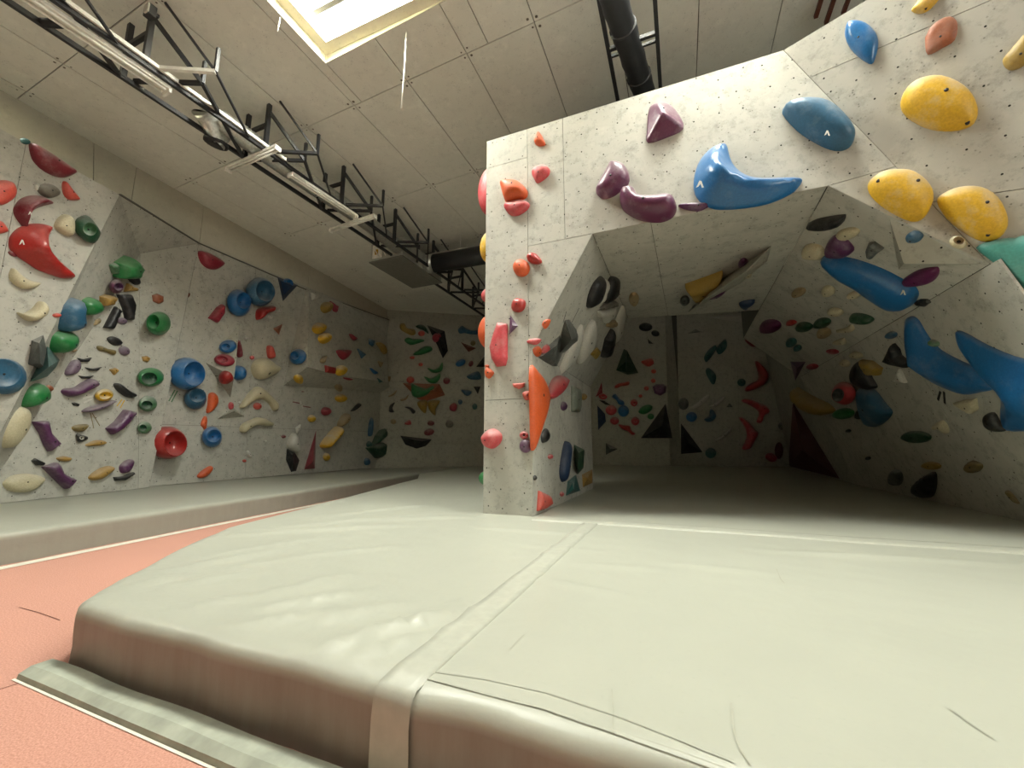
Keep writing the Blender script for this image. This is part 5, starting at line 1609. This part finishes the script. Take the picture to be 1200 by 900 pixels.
# ---- passage roof
f('D', 'ply', 'long thin plywood volume hanging under the passage roof', [(806, 366), (838, 333), (904, 288), (899, 306), (868, 332)], [(826, 351), (872, 320), (896, 303)], .35, 'roof_volume')
e('D', 'purple', 'dark purple knob on the thin roof volume', 871.5, 312, 6, 7.3, 15, .4, mid=.6)
s('D', 'mustard', 'mustard angular hold on the thin roof volume', [(803, 337), (847, 321.5), (843, 332), (826, 345), (812, 349.5), (808, 343)], .4, 'faceted_hold')
w_('D', 'rock', 'dark grey ring hold at the near tip of the thin roof volume', (802.5, 352.5, 5.5, 6.5, 15), (801.5, 353, 3, 4), .4, 'ring_hold')
b('D', 'purple', 'dark purple and pale pod under the thin roof volume', [(824, 347), (835, 340), (849, 335), (852, 338), (845, 344), (833, 347)], .4)
e('D', 'tan', 'dim tan knob on the passage roof beside the black ovals', 743, 351, 6, 7.2, 0, .4)
b('D', 'navy', 'dark blue winged hold at the far edge of the passage roof', [(866, 357), (872, 354), (884, 352.5), (884, 355), (878, 359), (876, 362), (869, 361)], .4)
e('D', 'cream', 'small cream knob beside the purple knob on the roof volume', 876.5, 322, 5, 3.5, -20, .4)

# ---- far walls seen through the passage
e('CA', 'black', 'black oval hold at the top of the far wall, larger one', 756.5, 383, 8, 5)
e('CA', 'black', 'black oval hold at the top of the far wall, smaller one', 768, 390.5, 5, 3.6, 15)
f('CA', 'black', 'tiny black triangle on the far wall below the black ovals', [(759, 397), (766, 403), (760, 402.5)], None, .3, 'triangle_hold', 'hold')
f('CA', 'darkgreen', 'dark green crossed volume on the far wall at the passage edge', [(722, 434), (731, 409), (735, 411), (748, 437), (735, 439)], [(733, 424), (734, 436)], .4, 'faceted_volume')
b('CA', 'coral', 'coral crab shaped hold on the far wall', [(751, 424), (757, 421), (764, 420), (766, 426), (759, 429.5)], .5)
e('CA', 'coral', 'tiny coral dot on the far wall, topmost in the slanting row', 766, 435, 3, 2.6)
e('CA', 'coral', 'tiny coral dot on the far wall, second in the slanting row', 765.5, 446, 2.8, 2.6)
e('CA', 'coral', 'tiny coral dot on the far wall, third in the slanting row', 757.5, 455, 3, 2.6)
e('CA', 'coral', 'tiny coral dot on the far wall, lowest in the slanting row', 750.5, 464, 2.2, 2)
s('CA', 'purple', 'purple barrel hold at the right edge of the far wall', [(764.5, 453), (769, 450), (778, 450), (781, 453), (780, 460), (774, 463.5), (767, 461)], .4, 'barrel_hold')
b('CA', 'coral', 'coral caterpillar hold on the far wall', [(720, 453), (724, 449.5), (731, 448), (737, 447), (736.5, 451), (728, 452.5), (722, 455)], .5)
s('CA', 'crimson', 'dark red triangle hold at the passage edge', [(698, 465), (705, 448), (706, 461)], .3)
w_('CA', 'pink', 'red ring hold with white rim at the passage edge', (706.5, 464.5, 5.2, 3.6, 10), (707, 464, 3, 2), .4, 'ring_hold')
b('CA', 'blue', 'blue bone hold on the far wall', [(717, 465), (721, 461), (726, 467), (731, 470), (731, 474.5), (725, 474), (722, 469)], .5, 'bone_hold')
w_('CA', 'pink', 'red ring hold right of the blue bone', (743, 472, 4.2, 4.2), (743.5, 472.5, 2, 2), .4, 'ring_hold')
e('CA', 'blue', 'blue disc hold below the blue bone', 730.5, 481.5, 6.6, 7, 0, .4, 'disc_hold')
e('CA', 'pink', 'red disc hold left of the blue disc', 716, 480.5, 6.6, 6, 0, .4, 'disc_hold')
b('CA', 'green', 'bright green bean hold on the far wall', [(748, 483), (752, 476.5), (760, 474), (764.5, 476), (763, 481), (755, 485.5)], .4, 'bean_hold')
e('CA', 'green', 'small green knob touching the bright green bean', 762.5, 488, 4, 3.6)
w_('CA', 'pink', 'red square ring hold below the bright green bean', (744.5, 493.5, 4.8, 5), (745, 493, 2.2, 2.2), .4, 'ring_hold')
e('CA', 'pink', 'red pebble left below the blue disc', 720, 493, 5.2, 4.6)
b('CA', 'red', 'red chain of lumps below the red square ring', [(724, 497), (731, 498), (738, 499), (740, 504), (744.5, 508), (741, 510), (736, 506), (729, 503)], .5)
f('CA', 'navy', 'dark blue slab volume at the passage edge', [(700, 475), (709, 485), (710, 494), (701, 504)], None, .3, 'slab_volume')
s('CA', 'black', 'small black horn left of the blue bone', [(702, 469), (708, 469.5), (716, 475), (709, 474)], .3)
f('CA', 'black', 'big black triangle volume on the far wall at the corner', [(780, 473), (788, 513.5), (751, 513.5)], (776, 499), .35)
f('CP', 'rock', 'small dark triangle on the plinth of the far wall', [(710, 519), (724, 526), (710, 533)], None, .3)
b('CB', 'crimson', 'red half disc at the upper corner of the far walls', [(776.5, 380), (780, 379.5), (782.5, 387), (780, 395.5), (777, 394)], .5)
f('CB', 'greygreen', 'thin grey triangle volume near the top of the recessed far wall', [(806, 391), (815, 385.5), (822, 389)], None, .4)
b('CB', 'teal', 'teal wing hold on the recessed far wall, left wing', [(825, 418), (830, 410), (838, 404), (839.5, 409), (831, 421.5), (827, 424)], .4, 'wing_hold')
b('CB', 'teal', 'teal wing hold on the recessed far wall, right wing', [(839.5, 408), (850, 397), (852, 406), (847, 413), (842, 415)], .4, 'wing_hold')
b('CB', 'teal', 'teal boot shaped hold below the teal wings', [(827, 433), (831, 431), (839, 439), (838, 449), (834, 449.5), (828, 439)], .4)
e('CB', 'brown', 'narrow dark oval at the wall corner, upper', 788, 421, 2.6, 7.2)
e('CB', 'purple', 'narrow dark oval at the wall corner, lower and bigger', 787, 453, 4.2, 9.5)
e('CB', 'teal', 'dark teal ball hold left of the red banana', 869, 448, 5, 4.6)
b('CB', 'red', 'red banana hold on the recessed far wall', [(885, 424), (889, 424), (898, 433), (901, 441), (898, 449), (888, 455), (876, 458.5), (873, 455), (880, 449), (888, 445), (889, 437)], .4, 'banana_hold')
b('CB', 'crimson', 'red winged hold below the white wedge at the top of the recessed wall', [(873, 397), (882, 394), (884, 384), (889, 381), (896, 392), (899, 400), (886, 406), (879, 404)], .4)
b('CB', 'pink', 'pink red boomerang hold on the recessed far wall', [(869, 469.5), (876, 467), (890, 472), (899, 476), (902, 483), (896, 487), (893, 495), (887, 494), (890, 483), (880, 475)], .4, 'boomerang_hold')
b('CB', 'pink', 'pink red tall lumpy hold below the boomerang', [(866, 489), (875, 492), (884, 502), (889, 508), (884, 518), (879, 526), (870, 526), (875, 513), (874, 502)], .4)
e('CB', 'blue', 'blue disc hold low on the recessed far wall', 810.5, 488.5, 6.6, 6, 0, .4, 'disc_hold')
b('CB', 'steelblue', 'blue grey kidney hold beside the blue disc on the recessed wall', [(825, 491), (831, 487), (832, 480), (836, 480.5), (839.5, 487), (836, 493), (829, 494.5)], .4, 'kidney_hold')
b('CB', 'white', 'white blade hold on the recessed far wall, left one', [(808, 477), (816, 473), (826, 464), (831, 463), (827, 470), (818, 477), (809, 479.5)], .35, 'blade_hold')
b('CB', 'white', 'white blade hold on the recessed far wall, right one', [(831, 476), (838, 472), (846, 464.5), (850, 464), (847, 469), (838, 477)], .35, 'blade_hold')
b('CB', 'white', 'white blade hold on the recessed far wall, lowest one', [(838, 515), (846, 510), (856, 501), (858, 503), (850, 512), (842, 516)], .35, 'blade_hold')
e('CB', 'rock', 'dark grey round hold at the corner left of the white blades', 801, 473, 6.2, 7.2)
f('CB', 'black', 'black triangle volume in the corner low on the recessed wall', [(798, 496), (823.5, 530), (798, 532)], None, .3)
e('CB', 'teal', 'dark round hold just above the mat on the recessed wall', 833, 531, 6.6, 6.2)
f('CB', 'rock', 'tiny dark triangle right of the white blades', [(851, 477), (855, 472.5), (859, 477)], None, .3, 'triangle_hold', 'hold')
e('CB', 'crimson', 'dim red knob low at the right end of the recessed wall', 904, 536, 7, 5, 20)
e('CB', 'darkred', 'dim dark red oval low at the right end of the recessed wall', 913, 528, 5, 10)
e('CB', 'rock', 'tiny dim grey dot at the right end of the recessed wall', 914.5, 477, 3, 3)
e('CB', 'rock', 'dim round grey hold at the right end of the recessed wall', 918, 499, 6, 5)
f('CB', 'white', 'white plywood wedge at the top of the recessed far wall', [(829, 371), (848, 369), (893, 364.5), (891, 381), (848, 375)], [(870, 371), (884, 373)], .25, 'wedge_volume')  # white block stands for light falling on the upper far wall
f('G', 'darkred', 'large dark red triangle volume at the far end of the right passage wall', [(929, 471), (984, 561), (924, 546)], (940, 528), .2)

# ---- passage, right side
b('F1', 'black', 'black canoe shaped hold high on the right passage slope', [(945, 265.5), (955, 259), (970, 256), (985, 254), (989, 255), (984, 265), (965, 269)], .35, 'canoe_hold')
b('F1', 'cream', 'cream flat oval hold above the purple dome', [(978, 279), (985, 270), (1000, 267.5), (1007, 272), (1000, 279), (988, 282.5)], .3)
b('F1', 'purple', 'dark purple dome hold between two cream holds', [(966, 293), (970, 283), (978, 277), (988, 281), (995, 287), (999, 295), (990, 302), (976, 302), (968, 299)], .35, 'dome_hold')
b('F1', 'cream', 'cream rounded hold left of the purple dome', [(939, 295), (943, 289), (951, 287), (961, 290), (965, 298), (962, 304), (948, 304), (941, 301)], .35)
s('F1', 'rock', 'black and grey chipped hold right of the purple dome', [(1015, 293), (1018, 285), (1024, 284), (1035, 292), (1028, 297), (1022, 303), (1016, 300)], .4)
q = b('F1', 'blue', 'long glossy blue slug shaped hold on the right passage slope', [(960, 305), (975, 304), (1000, 309), (1030, 320), (1055, 333), (1067, 340), (1072, 350), (1066, 361), (1055, 365), (1040, 362), (1020, 350), (1000, 336), (985, 328), (972, 318)], .28, 'slug_hold', 'o', .35, bolts=0)
logo(pF1, q, 1058, 343, 6, 0.26)
b('F1', 'magenta', 'dark magenta oval hold beside the blue slug hold', [(1056, 330), (1070, 320), (1085, 315), (1097, 314), (1099, 322), (1092, 331), (1078, 335), (1063, 335.5)], .35, 'oval_hold')
s('F1', 'black', 'small black lens hold at the end of the blue slug hold', [(1071, 354), (1078, 351), (1086, 351), (1092, 354), (1085, 359), (1074, 358)], .3)
f('F1', 'ply', 'plywood wedge volume at the edge of the right passage slope', [(1042, 255), (1149, 309), (1053, 316)], (1059, 309), .22, 'wedge_volume')
e('F1', 'steelblue', 'pale blue chalked knob on the plywood wedge volume', 1069, 280, 10, 6, 8, .5, mid=.6)
e('F1', 'tan', 'small tan hold on the dim slope, left of the cream pebble', 935.5, 343, 8, 5, -15)
e('F1', 'cream', 'cream pebble on the dim slope left below the blue slug', 970, 341.5, 7.5, 6, 10)
e('F1', 'cream', 'cream flat pebble tucked under the blue slug', 1001, 346, 8.5, 4, -10)
e('F1', 'cream', 'cream shark tooth hold above the green lumps', 978.5, 366, 9, 4.2, 10)
e('F1', 'darkgreen', 'dim green lump on the slope, right one of the two', 963, 379, 10, 5.5, -8)
e('F1', 'darkgreen', 'dim green lump on the slope, left one of the two', 942, 383.5, 9.5, 5, 5)
e('F1', 'tan', 'tan lump below the right green lump', 965, 390.5, 8, 6)
e('F1', 'darkgreen', 'long dim green hold right of the shark tooth hold', 1009, 374, 14, 4.6, 12)
b('F1', 'cream', 'cream claw hold right below the tan lump', [(979, 388), (990, 385), (997, 381), (1001, 387), (994, 389), (985, 389)], .4)
b('F1', 'cream', 'cream claw hold above the small red knob', [(975, 402), (983, 398), (989, 397), (991, 403), (984, 404)], .4)
e('F2', 'crimson', 'small red knob below the cream claws', 976, 410.5, 7, 4.6, 20)
e('F1', 'teal', 'dim teal lump on the slope, upper of two', 927, 401.5, 6, 5)
e('F1', 'teal', 'dim teal lump on the slope, lower of two', 934.5, 408, 4.6, 3.6)
e('F1', 'red', 'tiny red lump left of the green lumps', 927, 378.5, 6, 3)
e('F1', 'magenta', 'dark purple wide oval at the far end of the passage roof', 902, 383, 12, 7.2, 0, .4)
f('F1', 'purple', 'small dark purple triangle volume on the dim slope', [(926, 424), (944, 424), (932, 446)], None, .3)
e('F2', 'crimson', 'small red knob right of the purple triangle', 952, 429, 6, 4.4)
e('F2', 'cream', 'cream knob above the black leaf hold', 1003, 416.5, 7, 4, 10)
e('F2', 'cream', 'cream knob left of the black leaf hold', 990, 426, 5.5, 4, 20)
s('F2', 'mustard', 'mustard square hold beside the black leaf hold', [(1008, 422), (1020, 423.5), (1032, 432), (1030, 440), (1020, 440)], .35)
b('F2', 'black', 'black leaf hold above the teal leaf hold', [(997, 440), (998, 431), (1004, 424), (1011, 429), (1020, 445), (1025, 455), (1015, 457), (1002, 450)], .3, 'leaf_hold')
b('F2', 'steelblue', 'teal blue leaf hold with a pale tip on the right passage wall', [(1005, 456), (1012, 455), (1022, 458.5), (1035, 475), (1042, 485), (1032, 497), (1020, 501), (1012, 490), (1006, 472)], .25, 'leaf_hold')
w_('F2', 'pink', 'pink striped ring hold on the right passage wall', (989, 461, 14, 13.5, 25), (982, 463, 7, 8, 25), .4, 'ring_hold', 'rock')
e('F2', 'green', 'dim green oval below the pink striped ring', 988, 485, 12, 6.5, -5, .35)
b('F2', 'mustard', 'long mustard banana hold left of the dim green oval', [(930, 455), (940, 461), (955, 469), (967, 475), (974, 483), (965, 487), (950, 483), (936, 470)], .35, 'banana_hold')
e('F2', 'black', 'small black knob left of the teal blue leaf', 1007, 485.5, 4, 6)
s('F2', 'black', 'black and grey bell shaped hold left of the blue fang hold', [(1036, 423), (1042, 412), (1046, 403), (1052, 410), (1054, 417), (1063, 424), (1063, 431), (1048, 428)], .3)
s('F2', 'white', 'white and black tooth below the bell shaped hold', [(1047, 447), (1054, 432), (1062, 449), (1052, 447.5)], .3)
e('F2', 'steelblue', 'small blue lens hold left of the blue fang hold', 1044, 393, 6.6, 4.2, -10)
b('F2', 'blue', 'big curved blue fang hold with a chalked belly', [(1056, 378), (1062, 373), (1070, 378), (1080, 395), (1095, 412), (1120, 426), (1140, 435), (1158, 456), (1145, 461), (1125, 464), (1105, 458), (1085, 448), (1070, 435), (1060, 415), (1056, 395)], .2, 'fang_hold', 'r', .3, bolts=0)
b('F2', 'blue', 'biggest glossy blue fang hold cut by the right picture edge', [(1115, 391), (1125, 393), (1150, 407), (1180, 420), (1215, 432), (1245, 470), (1235, 505), (1205, 506), (1175, 506), (1167, 490), (1167, 468), (1150, 450), (1130, 425), (1118, 407)], .2, 'fang_hold', 'r', .3, bolts=0)
e('F2', 'paleg', 'tiny pale green chip between the two blue fangs', 1093, 402.5, 7, 4, 15)
tapes('F2', 'black', 'black start tape strip under the curved blue fang', [(1099, 469, 1102, 459), (1107, 473, 1106, 459)], .03)
s('F2', 'cream', 'cream fin hold below the curved blue fang', [(1117, 472), (1130, 469), (1143, 467), (1145, 480), (1138, 485), (1128, 479)], .35, 'fin_hold')
b('F2', 'cream', 'cream hook hold below the cream fin', [(1093, 499), (1098, 495), (1104, 493), (1110, 502), (1109, 508.5), (1102, 503.5), (1096, 504)], .4, 'hook_hold')
b('F2', 'black', 'black chunky hold left of the biggest blue fang', [(1153, 487), (1163, 484), (1170, 495), (1177, 505), (1165, 506), (1155, 499)], .35)
e('F2', 'darkgreen', 'dark green flat oval in the middle of the right passage wall', 1073, 512.5, 17, 7, 3, .35)
e('F2', 'mustard', 'mustard rough ledge hold low on the right passage wall', 1091, 546, 11, 4.6, 5, .4)
b('F2', 'black', 'black pointed hold low on the right passage wall', [(1070, 571), (1080, 559), (1092, 554), (1094, 568), (1090, 582), (1081, 583)], .35)
e('F2', 'rock', 'dark grey oval hold left of the black pointed hold', 1049, 560, 7, 9.6, -10, .35)
b('F2', 'olive', 'dark olive lump low on the right passage wall', [(1130, 547), (1138, 540), (1150, 545), (1147, 552), (1136, 554.5)], .35)
b('F2', 'olive', 'small olive stick hold at the lower right', [(1178, 576), (1184, 577), (1194, 590), (1188, 588)], .35)
e('F2', 'black', 'tiny black chip below the dim green oval', 994, 505, 3, 2)
e('F2', 'black', 'tiny black chip low on the right passage wall', 1017, 537, 3, 2.2)
